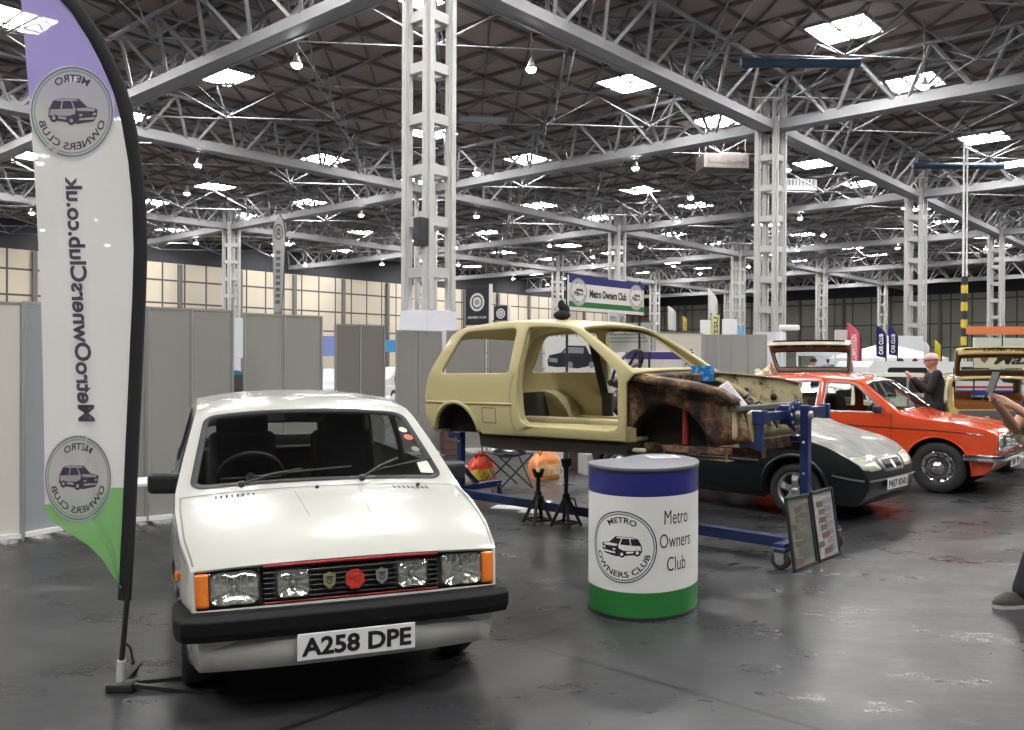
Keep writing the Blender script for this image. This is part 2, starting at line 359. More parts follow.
# lattice truss beams
def beam(p, q, name='truss_beam', detail=2):
    L = (q - p).length; d = (q - p).normalized(); s = V((-d.y, d.x, 0)); mb = MB(); zt = ZD - .45; wt = 1.7
    mb.bar(p + V((0, 0, HT + .5)), q + V((0, 0, HT + .5)), .34, .34)
    for k in (-1, 1): mb.bar(p + s * .42 * k + V((0, 0, HT + .23)), q + s * .42 * k + V((0, 0, HT + .23)), .16, .46)
    mb.bar(p + V((0, 0, HT + .06)), q + V((0, 0, HT + .06)), .7, .06)
    for k in (-1, 1): mb.tube([p + s * wt * k + V((0, 0, zt)), q + s * wt * k + V((0, 0, zt))], .12, 6, cap=False)
    n = 8; h = L / n
    for i in range(n):
        x0 = p + d * (h * i); xm = p + d * (h * (i + .5)); x1 = p + d * (h * (i + 1))
        for k in (-1, 1):
            for x in (x0, x1):
                f = d * (.35 if x is x0 else -.35)
                mb.bar(x + f + s * .4 * k + V((0, 0, HT + .4)), xm + s * wt * k + V((0, 0, zt)), .15, .15)
        mb.tube([xm + s * wt + V((0, 0, zt)), xm - s * wt + V((0, 0, zt))], .08, 5, cap=False)
        mb.tube([xm + s * wt + V((0, 0, zt)), xm + d * h - s * wt + V((0, 0, zt))], .07, 5, cap=False)
    return mb.build(name, steel, ceiling)
for j in range(0, 3):
    for i in range(-1, 6): 
        p = H(A0 + BU * i, B0 + BV * j); q = H(min(AW, A0 + BU * (i + 1)), B0 + BV * j)
        if inview(q + V((0, 0, HT)), 500) or inview(p + V((0, 0, HT)), 500): beam(p, q)
for i in range(0, 6):
    for j in range(-1, 3):
        p = H(A0 + BU * i, B0 + BV * j); q = H(A0 + BU * i, B0 + BV * (j + 1))
        if inview(q + V((0, 0, HT)), 500) or inview(p + V((0, 0, HT)), 500): beam(p, q)
# columns
NAMES = {(0, 0): 'tall pale steel lattice column standing close, its pale clad base behind the yellow bodyshell',
 (1, 0): 'steel lattice column carrying the crossing beams, to the right of the club sign and behind the raised cream hatch',
 (2, 0): 'steel lattice column standing behind the two navy feather flags', (3, 0): 'steel lattice column above the gold car with the open hatch',
 (1, 1): 'distant lattice column mostly hidden behind the nearest column', (2, 1): 'far lattice column rising directly behind the club name sign',
 (3, 1): 'far slim lattice column just left of the one by the raised cream hatch', (4, 1): 'dim far lattice column seen beyond the pink feather flag',
 (5, 1): 'very distant dark lattice column before the grey green end wall', (1, 2): 'far lattice column at the left standing beside the tall white feather flag',
 (2, 2): 'distant thin column in shadow seen inside the nearest column', (3, 2): 'distant slim lattice column left of the club name sign',
 (4, 2): 'distant lattice column to the right of the club name sign', (0, 1): 'far lattice column seen beside and through the big feather flag at the left',
 (4, 0): 'lattice column at the far right edge of the hall view', (5, 2): 'most distant lattice column near the hall corner', (5, 0): 'last lattice column of the nearest row, by the end wall'}
def column(i, j):
    p = H(A0 + BU * i, B0 + BV * j); s = .54
    root = empty('lattice_column', p, RZU, NAMES[(i, j)], 'column')
    for a, b in ((-1, -1), (-1, 1), (1, -1), (1, 1)):
        mb = MB(); mb.box((a * (s - .02), b * s * 1.0, (3.3 + ZD - .5) / 2), (.2, .36, ZD - .5 - 3.3)); mb.box((a * s, b * (s - .02), (3.3 + ZD - .5) / 2 - .001), (.36, .2, ZD - .5 - 3.302)); mb.build('column_leg', steel_c, root, bev=.02)
    mb = MB(); z = 4.6
    while z < HT:
        for k in (-1, 1):
            mb.box((0, k * s, z), (2 * s - .3, .1, .34)); mb.box((k * s, 0, z), (.1, 2 * s - .3, .34))
            mb.box((0, k * (s - .12), z - .15), (2 * s - .3, .24, .03)); mb.box((k * (s - .12), 0, z - .15), (.24, 2 * s - .3, .03))
        z += 1.75
    mb.build('batten_plate', steel_c, root)
    mb = MB(); mb.box((0, 0, 1.65), (1.40, 1.40, 3.3)); mb.build('clad_base', boxm, root, bev=.02)
    return root
for k in NAMES:
    p = H(A0 + BU * k[0], B0 + BV * k[1])
    if inview(p, 60): column(*k)
# skylights and lamps in the roof
for i in range(-1, 6):
    for j in range(-1, 4):
        for di, dj in ((5.3, 6.2), (-5.3, 6.2), (5.3, -6.2), (-5.3, -6.2)):
            a = A0 + BU * i + di; b = B0 + BV * j + dj; p = H(a, b, ZD - .1)
            if b > 109 or a > 172 or p.y < -12 or abs(p.x) > 140 or a > 158: continue
            fr = MB(); s = 1.45
            for k in (-1, 1): fr.box(H(a + k * s, b, ZD - .08), (.12, 2 * s, .16), RZU); fr.box(H(a, b + k * s, ZD - .08), (2 * s, .12, .16), RZU)
            f = fr.build('skylight', steel, ceiling)
            mb = MB().box(H(a, b, ZD - .08), (2 * s - .14, 2 * s - .14, .1), RZU); mb.build('skylight_panel', skym, f)
shade = mat('lamp shade metal', (.5, .5, .52), .4, .6)
LR = random.Random(3); lamp0 = None
for i in range(-1, 6):
    for j in range(-1, 4):
        for di, dj in ((9., 3.), (-4.0, -9.5), (1.8, 10.5), (13.5, 13.)):
            a = A0 + BU * i + di; b = B0 + BV * j + dj; p = H(a, b, ZD - 3.3)
            if b > 108 or a > 120 or not inview(p, 30) or p.y > 150: continue
            if lamp0 is None:
                lamp0 = empty('high_bay_lamp', p, 0, 'small glowing high bay lamp hanging on a rod under the roof deck', 'lamp', 'high bay lamps under the roof')
                MB().lathe([(.04, .5), (.12, .45), (.15, .3), (.26, .05), (.24, .05), (.13, .28)], 16).build('lamp_shade', shade, lamp0)
                MB().lathe([(.001, -.10), (.16, -.08), (.23, .02), (.2, .10), (.001, .12)], 16).build('lamp_bulb', lampm, lamp0)
                MB().tube([(0, 0, .5), (0, 0, 3.2)], .03, 6).build('hanging_rod', ribm, lamp0)
            else: copy_tree(lamp0, p, 0)
# ventilation units under the roof
for px, py, Y, lab in ((483, 118, 58, 'pale box shaped air handling unit hanging under the roof beside the nearest column'), (795, 190, 75, 'grey air handling unit hanging in shadow beyond the column by the raised cream hatch'), (722, 168, 60, 'dark air duct box hanging under the roof left of that column')):
    p = at(px, py, Y); r = empty('air_handling_unit', p, .1, lab, 'air unit')
    MB().box((0, 0, .3), (3.2, 1.8, 1.0)).build('unit_casing', mat('duct paint', (.42, .43, .46), .5) if py != 168 else ribm, r, bev=.05)
    g = MB(); [g.box((-1.2 + .3 * k, -.93, .45), (.12, .05, .5)) for k in range(9)]; g.build('intake_grille', ribm, r)
    h = MB(); [h.tube([(x, y, .7), (x, y, ZD - p.z)], .03, 6) for x in (-1.4, 1.4) for y in (-.7, .7)]; h.build('hanging_rod', ribm, r)
# blue duct beams near top right
for px, py, Y, L, lab in ((800, 63, 40, 5.5, 'dark blue duct bar slung under the roof by the largest skylight'), (958, 166, 62, 6.5, 'dark blue duct bar further back, near the tall banner pole')):
    p = at(px, py, Y); o = MB().tube([(-L / 2, 0, 0), (L / 2, 0, 0)], .22, 12).build('roof_duct', mat('blue duct', (.03, .07, .13), .5)); o.location = p; tag(o, lab, 'duct')
# world
w = bpy.data.worlds.new('hall air'); SC.world = w; w.use_nodes = True; w.node_tree.nodes['Background'].inputs[0].default_value = (1, .985, .955, 1); w.node_tree.nodes['Background'].inputs[1].default_value = .26
SC.view_settings.view_transform = 'Standard'; SC.view_settings.look = 'None'; SC.view_settings.gamma = 1; SC.view_settings.use_curve_mapping = False; SC.view_settings.exposure = .32
# ================================================================ CAR TOOLKIT
rubber = mat('black rubber', (.018, .018, .02), .6); tyre_m = mat('tyre rubber', (.022, .022, .024), .75, bump=.3, bscale=90)
blackp = mat('black plastic', (.02, .02, .022), .45); chrome = mat('chrome', (.8, .8, .82), .12, 1.); alloy = mat('silver alloy wheel', (.6, .6, .62), .3, .8)
greyfab = mat('dark seat fabric', (.03, .03, .035), .9, bump=.2, bscale=120); plate_w = mat('white plate plastic', (.78, .78, .76), .35); ink = mat('black ink', (.01, .01, .012), .5)
lampg = mat('clear lamp lens', (.62, .64, .6), .12, .55, coat=1., bump=.5, bscale=55); amber = mat('amber lens', (.75, .19, .02), .2, coat=.6, bump=.2, bscale=120); redl = mat('red lens', (.5, .02, .02), .2, coat=.6)
carglass = glass_mat('car window glass', (.82, .86, .84)); white_m = mat('plain white', (.8, .8, .8), .5); under_m = mat('underbody black', (.015, .014, .013), .8)
dgrey = mat('dark grey trim', (.06, .06, .065), .6); tanm = mat('tan leather', (.42, .18, .07), .6); silver = mat('silver trim', (.55, .55, .56), .3, .9)
class Car:
    """body shape from a side outline (car x forward, z up) and a half width function"""
    def __init__(s, prof, W, tum, belt, crown, r=.0):
        s.prof = [V(p) for p in prof]; s.W = W; s.tum = tum; s.belt = belt; s.crown = crown
        s.S = [0.]
        for i in range(1, len(prof)): s.S.append(s.S[-1] + (s.prof[i] - s.prof[i - 1]).length)
    def lerp(s, tab, x):
        if x <= tab[0][0]: return tab[0][1]
        for (a, p), (b, q) in zip(tab, tab[1:]):
            if x <= b:
                t = (x - a) / (b - a); t = t * t * (3 - 2 * t) if abs(q - p) > 1e9 else t; return p + (q - p) * t
        return tab[-1][1]
    def Y(s, x, z):
        w = s.lerp(s.W, x); zb = s.belt
        if z < zb:
            t = (zb - z) / (zb - .2); k = 1 - .075 * abs(t - .3) ** 2.2 * 1.6
            k *= 1 + .012 * math.exp(-((z - .5) / .14) ** 2)
        else: k = 1 - .075 * .3 ** 2.2 * 1.6 - s.tum * (z - zb) - s.tum * .35 * (z - zb) ** 2
        return w * k
    def at(s, t):
        t = max(0, min(s.S[-1], t))
        for i in range(1, len(s.S)):
            if t <= s.S[i] + 1e-9:
                k = (t - s.S[i - 1]) / (s.S[i] - s.S[i - 1]); a = s.prof[i - 1]; b = s.prof[i]; return a + (b - a) * k
        return s.prof[-1]
    def nrm(s, t):
        a = s.at(t - .04); b = s.at(t + .04); d = (b - a).normalized(); return V((d.y, -d.x)) * -1 if False else V((-d.y, d.x)) * -1
    def sx(s, x, z=None, hi=True):
        """arc length at which the outline passes x (optionally closest to z)"""
        best = None
        for k in range(0, 801):
            t = s.S[-1] * k / 800; p = s.at(t); e = abs(p.x - x) + (abs(p.y - z) if z is not None else 0)
            if best is None or e < best[0] - 1e-9: best = (e, t)
        return best[1]
    def side(s, sg, off=0.):
        return lambda x, z: V((x, sg * (s.Y(x, z) + off), z))
    def top(s, off=0.):
        def f(t, w):
            p = s.at(t); n = s.nrm(t); y = s.Y(p.x, p.y); f_ = w / .75; c = s.lerp(s.crown, t) * (1 - abs(f_) ** 2.4) + off
            return V((p.x + n.x * c, y * f_, p.y + n.y * c))
        return f
def catmull(pts, step=.05, sharp=()):
    out = []; n = len(pts)
    for i in range(n - 1):
        p1 = V(pts[i]); p2 = V(pts[i + 1]); p0 = V(pts[i - 1]) if i > 0 and i not in sharp else p1; p3 = V(pts[i + 2]) if i + 2 < n and (i + 1) not in sharp else p2
        k = max(1, int((p2 - p1).length / step))
        for j in range(k):
            t = j / k; a = (p2 - p0) * .5 if p0 != p1 else (p2 - p1); b = (p3 - p1) * .5 if p3 != p2 else (p2 - p1)
            L = (p2 - p1).length
            if a.length > 0: a = a.normalized() * L
            if b.length > 0: b = b.normalized() * L
            h = p1 * (2 * t ** 3 - 3 * t * t + 1) + a * (t ** 3 - 2 * t * t + t) + p2 * (-2 * t ** 3 + 3 * t * t) + b * (t ** 3 - t * t); out.append((h.x, h.y))
    out.append(tuple(pts[-1])); return out
def arch(cx, cz, r, zb, n=14):
    """points of a wheel arch from rear side (smaller x) to front side at height zb"""
    a = math.asin(max(-1, min(1, (zb - cz) / r)))
    return [(cx - r * cos(a + (pi - 2 * a) * k / n), cz + r * sin(a + (pi - 2 * a) * k / n)) for k in range(n + 1)]
def make_wheel(root, c, sg, R0=.28, w=.16, style='disc', rm=None, name='wheel', hub=.17):
    """wheel with its axle along y, outer face towards sg"""
    e = MB(); h = w / 2
    prof = [(hub, -h * .8), (R0 * .72, -h), (R0 * .93, -h * .95), (R0, -h * .6), (R0, h * .6), (R0 * .93, h * .95), (R0 * .72, h), (hub, h * .8), (hub, -h * .8)]
    e.lathe([(r, sg * z) for r, z in prof], 40, c, 'y'); ty = e.build('tyre', tyre_m, root)
    m = MB(); rm = rm or alloy
    if style == 'spoke':
        m.lathe([(hub * 1.02, sg * h * .85), (hub * .95, sg * h * .9), (hub * .9, sg * h * .3), (hub * .9, -sg * h * .6)], 40, c, 'y')
        for k in range(5):
            a = 2 * pi * k / 5 + .3; d = V((cos(a), 0, sin(a))); q = V((-sin(a), 0, cos(a)))
            cc = V(c) + V((0, sg * h * .62, 0)); vs = []
            for rr, ww, yy in ((.02, .035, .02), (hub * .55, .028, .03), (hub * .95, .045, .0)):
                for s_ in (-1, 1): vs += [cc + d * rr + q * s_ * ww + V((0, sg * yy, 0)), cc + d * rr + q * s_ * ww + V((0, sg * (yy - .03), 0))]
            m.add(vs, [(0, 2, 6, 4), (4, 6, 10, 8), (0, 4, 5, 1), (4, 8, 9, 5), (2, 3, 7, 6), (6, 7, 11, 10), (8, 10, 11, 9)], 0)
        m.lathe([(.001, sg * (h * .62 + .035)), (.03, sg * (h * .62 + .035)), (.04, sg * h * .4)], 20, c, 'y')
        m.lathe([(.001, 0), (hub * .9, 0)], 24, c, 'y', mi=1)
    else:
        m.lathe([(.001, sg * h * .95), (hub * .2, sg * h * .95), (hub * .26, sg * h * .7), (hub * .5, sg * h * .62), (hub * .62, sg * h * .8), (hub * .78, sg * h * .55), (hub * .92, sg * h * .6), (hub * 1.02, sg * h * .9), (hub * 1.04, sg * h * .8)], 40, c, 'y')
        for k in range(12):
            a = 2 * pi * k / 12; cc = V(c) + V((hub * .8 * cos(a), sg * h * .60, hub * .8 * sin(a))); m.lathe([(.001, sg * .012), (hub * .07, sg * .012), (hub * .07, 0)], 8, cc, 'y', mi=1)
    m.build('wheel_rim', [rm, ink], ty); return ty
def seat(root, x, y, z, m=None, head=True, rec=.25):
    m = m or greyfab
    a = MB().box((x, y, z), (.48, .46, .16)); a.build('seat_cushion', m, root, bev=.05, bseg=3)
    M = Matrix.Rotation(-rec, 3, 'Y'); b = MB().box(V((x - .3, y, z + .33)), (.14, .44, .60), M=M); b.build('seat_back', m, root, bev=.05, bseg=3)
    if head: MB().box(V((x - .38, y, z + .66)), (.11, .34, .22), M=M).build('headrest', m, root, bev=.045, bseg=3)
def steering(root, c, tilt=.5, r=.18, m=None, spokes=2):
    m = m or blackp; M = Matrix.Rotation(tilt, 3, 'Y'); c = V(c)
    pts = [c + M @ V((0, r * cos(2 * pi * k / 32), r * sin(2 * pi * k / 32))) for k in range(33)]
    mb = MB().tube(pts, .014, 8, cap=False)
    for a in ([0, 180] if spokes == 2 else [15, 90, 165, 270]): mb.tube([c, c + M @ V((.0, r * cos(R(a)), r * sin(R(a))))], .012, 6)
    mb.tube([c + M @ V((-.02, 0, 0)), c + M @ V((.3, 0, 0))], .03, 8); return mb.build('steering_wheel', m, root)
def plate(root, c, nrm_ang, txt, w=.52, h=.111, bg=None, name='number_plate', tw=.9, tilt=0.):
    """plate whose face looks along car x rotated by nrm_ang about z"""
    M = Matrix.Rotation(nrm_ang, 3, 'Z') @ Matrix.Rotation(tilt, 3, 'Y'); c = V(c)
    o = MB().box(c, (.008, w, h), M=M).build(name, bg or plate_w, root, bev=.003)
    t = MB(); text(t, txt, w * tw, h * .70, lambda a, b: c + M @ V((.0055, a, b)), 0, .035); t.build('plate_lettering', ink, o); return o
def strip_ribbon(mb, pts2, w, fn, mi=0):
    """thin ribbon of width w along a 2D polyline mapped by fn"""
    vs = []; n = len(pts2)
    for i in range(n):
        a = V(pts2[max(0, i - 1)]); b = V(pts2[min(n - 1, i + 1)]); d = (b - a).normalized(); nn = V((-d.y, d.x)) * (w / 2); p = V(pts2[i])
        vs += [fn(p.x + nn.x, p.y + nn.y), fn(p.x - nn.x, p.y - nn.y)]
    mb.add(vs, [(2 * i, 2 * i + 1, 2 * i + 3, 2 * i + 2) for i in range(n - 1)], mi, True)
def dense(pts, step=.05, close=False):
    out = []; P_ = pts + [pts[0]] if close else pts
    for a, b in zip(P_, P_[1:]):
        k = max(1, int(hypot(a[0] - b[0], a[1] - b[1]) / step)); out += [(a[0] + (b[0] - a[0]) * t / k, a[1] + (b[1] - a[1]) * t / k) for t in range(k)]
    out.append(P_[-1]); return out
def window(root, name, poly, fn_off, seal=.02, gm=None, sealm=None, inn=-.006, step=.09, seal_out=.004):
    """pane plus rubber ring; fn_off(off)->map"""
    poly = ccw(refine(poly, .05)); g = MB(); patch(g, poly, [], fn_off(inn), step, 0, True)
    o = g.build(name, gm or carglass, root)
    if seal:
        ring_ = MB(); A = inset(poly, -seal * .35); B = inset(poly, seal * .65); f = fn_off(seal_out); n = len(A)
        f2 = fn_off(-.012); vs = [f(*p) for p in A] + [f(*p) for p in B] + [f2(*p) for p in B]
        ring_.add(vs, [(i, (i + 1) % n, n + (i + 1) % n, n + i) for i in range(n)] + [(n + i, n + (i + 1) % n, 2 * n + (i + 1) % n, 2 * n + i) for i in range(n)], 0, True); ring_.build('window_seal', sealm or rubber, o)
    return o
def flank_poly(c, bottom_front, bottom_rear, archs, zs):
    """closed outline: profile from front bottom over the top to rear bottom, then forward along the sill with arches"""
    pts = [tuple(p) for p in c.prof]
    for cx, cz, r in sorted(archs, key=lambda a: a[0]): 
        pts += arch(cx, cz, r, zs)
    return pts
def body(c, root, paint, archs, zs, side_holes, top_holes, name='body_shell', step=.09, solid=.012, bev=.022, extra=None, sides=(1, -1), top_outer=None):
    mb = MB(); poly = flank_poly(c, None, None, archs, zs)
    for sg in sides:
        hs = side_holes[sg] if isinstance(side_holes, dict) else side_holes
        patch(mb, poly, hs, c.side(sg), step, 0, True, rf=False)
    tp = [(t, -.75) for t in c.S] + [(t, .75) for t in c.S[::-1]]
    L = c.S[-1]; edge = [(0, .75 - .15 * k) for k in range(1, 10)]
    tp = [(t, -.75) for t in c.S] + [(L, -.75 + .15 * k) for k in range(1, 10)] + [(t, .75) for t in c.S[::-1]] + edge
    patch(mb, tp, top_holes, c.top(), step, 0, True, rf=False)
    if extra: extra(mb)
    return mb.build(name, paint, root, weld=.002, solid=solid, bev=bev, bang=32, bseg=3)
def wells(c, root, archs, zs, m=None, depth=.3, name='wheel_well', wk=None):
    for cx, cz, r in archs:
        for sg in (1, -1):
            mb = MB(); a = arch(cx, cz, r + .002, zs, 12); vs = []
            for x, z in a: vs += [V((x, sg * (c.Y(x, z) - .012), z)), V((x, sg * (c.Y(x, z) - depth), z))]
            n = len(a); mb.add(vs, [(2 * i, 2 * i + 1, 2 * i + 3, 2 * i + 2) for i in range(n - 1)], 0, True)
            mb.add([V((x, sg * (c.Y(x, z) - depth), z)) for x, z in a], [tuple(range(n))], 0); mb.build(name, m or under_m, root)
def mirror_part(root, c, sg, m=None, s=1.):
    c = V(c); M = Matrix.Rotation(sg * .25, 3, 'Z')
    o = MB().box(c, (.07 * s, .19 * s, .115 * s), M=M).build('door_mirror', m or blackp, root, bev=.03, bseg=3)
    MB().box(c + M @ V((-.037 * s, 0, 0)), (.004, .16 * s, .085 * s), M=M).build('mirror_glass', chrome, o)
    MB().bar(c + V((0, -sg * .08, -.03)), c + V((.02, -sg * .16, -.045)), .05, .035).build('mirror_arm', m or blackp, o); return o

lens_m = glass_mat('ribbed lamp glass', (.93, .94, .9), .12); refl_m = mat('lamp reflector', (.78, .79, .76), .18, .9, bump=.25, bscale=14)
def lampbowl(c, parent, t, w, ht, hw, d, o=0.):
    """reflector bowl and bulb behind a lamp glass"""
    def f(u, v):
        a = u * 2 * pi; k = 1 + .28 * abs(sin(2 * a)) ** 2; r = min(1., v) ; return c.top(o - .004 - d * (1 - r ** 2))(t + ht * r * k * sin(a) * .98, w + hw * r * k * cos(a) * .98)
    MB().grid(f, 28, 6).build('lamp_reflector', refl_m, parent)
    p = c.top(o - d * .6)(t, w); MB().ball(p, (.012, .014, .018), 10).build('lamp_bulb', mat('bulb cap', (.35, .35, .34), .3, .5), parent)
def slab(c, root, name, t0, t1, w0, w1, m, o0, o1, r=.012, step=.05, poly=None):
    P_ = refine(poly or rrect(t0, w0, t1, w1, r), step); P_ = ccw(P_); q = MB(); n = len(P_)
    patch(q, P_, [], c.top(o1), step); f0 = c.top(o0); f1 = c.top(o1)
    vs = [f0(*p) for p in P_] + [f1(*p) for p in P_]; q.add(vs, [(i, (i + 1) % n, n + (i + 1) % n, n + i) for i in range(n)], 0, True)
    return q.build(name, m, root, weld=.0005)
def sweep(root, name, path, prof, m, bev=.0, closed=False):
    """profile (offset, z) swept along a plan path"""
    q = MB(); vs = []; L_ = len(prof); path = [V((*p, 0)) for p in path]
    for i, p in enumerate(path):
        d = (path[min(i + 1, len(path) - 1)] - path[max(i - 1, 0)]).normalized(); nn = V((d.y, -d.x, 0)); vs += [p + nn * a + V((0, 0, z)) for a, z in prof]
    q.add(vs, [(i * L_ + j, (i + 1) * L_ + j, (i + 1) * L_ + (j + 1) % L_, i * L_ + (j + 1) % L_) for i in range(len(path) - 1) for j in range(L_)], 0, False)
    q.add(vs[:L_], [tuple(range(L_))], 0); q.add(vs[-L_:], [tuple(range(L_))], 0); return q.build(name, m, root, bev=bev, weld=.0005)
# ================================================================ WHITE HATCHBACK
def metro_prof(nose=True):
    return catmull([(.60, .235), (.635, .30), (.645, .42), (.625, .50), (.605, .60), (.59, .675), (.555, .70), (.30, .775), (0., .84), (-.16, .868), (-.25, .90), (-.58, 1.09), (-.86, 1.235), (-.96, 1.272), (-1.2, 1.308), (-1.6, 1.33), (-2.0, 1.32), (-2.28, 1.285), (-2.40, 1.235), (-2.60, .93), (-2.70, .80), (-2.735, .60), (-2.72, .42), (-2.66, .235)], .06, (5, 6, 10, 12, 18, 19))
MW = [(-2.74, .68), (-2.6, .725), (-2.2, .765), (-1.5, .778), (-.8, .778), (0., .77), (.35, .745), (.58, .705), (.66, .68)]
def metro(root_loc, rz, label):
    root = empty('hatchback_car', root_loc, rz, label, 'car')
    paint = mat('white car paint', (.53, .53, .49), .22, coat=.8)
    c = Car(metro_prof(), MW, .36, .90, [(0, .0), (.5, .05), (.75, .05), (1.3, .035), (1.75, .03), (1.9, .045), (2.4, .06), (2.6, .05), (3.2, .055), (4.0, .05), (4.3, .06), (4.6, .04), (5, .0)])
    arc = [(0, .28, .335), (-2.25, .28, .335)]; zs = .20
    win_f = rpoly([(-.44, .935), (-1.46, .93), (-1.44, 1.245), (-1.03, 1.215), (-.93, 1.185)], .04)
    win_r = rpoly([(-1.56, .93), (-2.40, .935), (-2.26, 1.18), (-2.14, 1.242), (-1.54, 1.25)], .06)
    s0 = c.sx(-.255, .905); s1 = c.sx(-.875, 1.242); r0 = c.sx(-2.50, 1.09); r1 = c.sx(-2.585, .95)
    ws = rrect(s0, -.675, s1, .665, .07); rw = rrect(r0, -.62, r1, .62, .06)
    t0 = c.sx(.625, .50); t1 = c.sx(.59, .675); nose = rrect(t0 + .01, -.735, t1 - .004, .735, .01)
    body(c, root, paint, arc, zs, [win_f, win_r], [ws, rw, nose])
    wells(c, root, arc, zs)
    u = MB(); u.prism([(.5, .30), (.36, .22), (-.36, .22), (-.36, .18), (-1.9, .18), (-1.9, .26), (-2.64, .28), (-2.64, .32), (.5, .36)], -.45, .45, lambda a, b, h: V((a, h, b))); u.prism([(-.36, .28), (-.36, .19), (-1.9, .19), (-1.9, .28)], -.73, .73, lambda a, b, h: V((a, h, b))); u.build('underbody', under_m, root)
    SO = lambda sg: (lambda off: c.side(sg, off)); TO = lambda off: c.top(off)
    window(root, 'windscreen', ws, TO, .035); window(root, 'rear_window', rw, TO, .03)
    for sg in (1, -1):
        window(root, 'side_window', win_f, SO(sg), .02); window(root, 'quarter_window', win_r, SO(sg), .02)
        d = MB(); strip_ribbon(d, dense([(-.45, .94), (-.42, .5), (-.44, .26), (-1.52, .26), (-1.52, 1.28)]), .007, c.side(sg, .0015)); strip_ribbon(d, dense([(.50, .69), (-.14, .85)]), .008, c.side(sg, .002)); d.build('door_seam', ink, root)
        d = MB(); strip_ribbon(d, dense([(.34, .52), (-.45, .52), (-1.9, .52)]), .035, c.side(sg, .008)); d.build('side_rubbing_strip', blackp, root, solid=.008)
        d = MB(); patch(d, [(.30, .26), (.56, .26), (.60, .42), (.42, .42), (.33, .38)], [], c.side(sg, .003), .05); 
        make_wheel(root, (0, sg * .66, .272), sg, .272, .155, 'disc', hub=.165); make_wheel(root, (-2.25, sg * .66, .272), sg, .272, .155, 'disc', hub=.165)
        MB().box((-1.42, sg * (c.Y(-1.42, .86) + .012), .86), (.12, .02, .03)).build('door_handle', blackp, root, bev=.006)
        mirror_part(root, (-.50, sg * .815, .92), sg)
        MB().box((.33, sg * (c.Y(.33, .60) + .008), .60), (.07, .018, .04)).build('side_repeater', amber, root, bev=.008)
    # nose: recess, grille, lamps
    f = c.top(); ta = t0 + .012; tb = t1 - .006; Hh = tb - ta
    mb = MB(); patch(mb, rrect(ta - .01, -.735, tb + .006, .735, .01), [], c.top(-.05), .08); mb.build('nose_recess', ink, root)
    def slab(name, w0, w1, a, b, m, o0, o1, parent=root, r=.012, step=.05):
        """a rounded block on the nose between widths w0..w1 and heights a..b (0..1)"""
        P_ = refine(rrect(ta + a * Hh, w0, ta + b * Hh, w1, r), step); q = MB(); n = len(P_)
        patch(q, P_, [], c.top(o1), step); f0 = c.top(o0); f1 = c.top(o1)
        vs = [f0(*p) for p in P_] + [f1(*p) for p in P_]; q.add(vs, [(i, (i + 1) % n, n + (i + 1) % n, n + i) for i in range(n)], 0, True)
        return q.build(name, m, parent, weld=.0005)
    k = .75 / .70
    for sg in (1, -1):
        a, b = sorted((sg * .455 * k, sg * .625 * k)); b2 = sorted((sg * .63 * k, sg * .685 * k))
        a, b = sorted((sg * .415 * k, sg * .628 * k))
        o = slab('headlamp', a, b, .04, .93, lens_m, -.006, .002); 
        o2 = slab('headlamp_surround', min(sg * .405, sg * .69) * k, max(sg * .405, sg * .69) * k, -.02, 1.0, dgrey, -.052, -.044)
        lampbowl(c, o, ta + .5 * Hh, (a + b) / 2, Hh * .42, abs(b - a) * .46, .04); g = MB()
        for q in range(7): w_ = sg * (.44 + q * .028) * k; strip_ribbon(g, [(ta + (.1 + .02 * (q % 2)) * Hh, w_), (ta + .88 * Hh, w_)], .003, c.top(.0035))
        g.build('lens_flute', silver, o)
        slab('indicator_lamp', b2[0], b2[1], .04, .93, amber, -.045, .004)
        a, b = sorted((sg * .20 * k, sg * .345 * k)); o = slab('auxiliary_lamp', a, b, .14, .84, lens_m, .010, .016, r=.02); lampbowl(c, o, ta + .5 * Hh, (a + b) / 2, Hh * .34, abs(b - a) * .46, .03, .012)
        slab('auxiliary_lamp_rim', a - .012, b + .012, .08, .90, dgrey, -.04, -.02, o, .02)
    slab('grille', -.40 * k, .40 * k, .0, .98, blackp, -.06, -.03)
    for q in range(6):
        a = .12 + q * .135
        for w0, w1 in ((-.40, -.35), (-.20, .20), (.35, .40)): slab('grille_bar', w0 * k, w1 * k, a, a + .05, blackp, -.05, -.008, r=.003, step=.1)
    pin = mat('thin red pinstripe', (.35, .03, .03), .4)
    for a in (.94, .02): slab('grille_pinstripe', -.40 * k, .40 * k, a, a + .04, pin, -.03, .002, r=.002, step=.1)
    # badges
    cc = c.top(.004)(ta + .5 * Hh, 0); N_ = V((1, 0, .12)).normalized(); Mb = Matrix.Rotation(-.1, 3, 'Y')
    pl = lambda a, b, h=0.: cc + Mb @ V((h, a, b))
    bd = MB(); bd.prism(circ(0, 0, .046, 8, 22.5, 382.5), 0, .014, pl); o = bd.build('octagon_badge', mat('badge red', (.62, .05, .03), .35), root)
    t = MB(); text(t, 'MG', .052, .034, lambda a, b: pl(a, b, .0155), 0, .0); ring(t, .038, .041, lambda a, b: pl(a, b, .0155), 0, 8); t.build('badge_lettering', mat('badge dark red', (.25, .02, .02), .4), o)
    for yy, mm, nm in ((-.115, mat('gold green badge', (.45, .42, .22), .3, .7), 'shield_badge'), (.125, silver, 'shield_badge')):
        q = MB(); q.prism([(yy - .028, .03), (yy - .012, .034), (yy, .042), (yy + .012, .034), (yy + .028, .03), (yy + .026, -.012), (yy, -.036), (yy - .026, -.012)], .002, .012, pl); o = q.build(nm, mm, root, bev=.003)
        q = MB(); ring(q, .008, .012, lambda a, b: pl(a + yy, b, .0135)); q.box(pl(yy, .018, .013), (.002, .03, .006)); q.build('badge_emblem', ink, o)
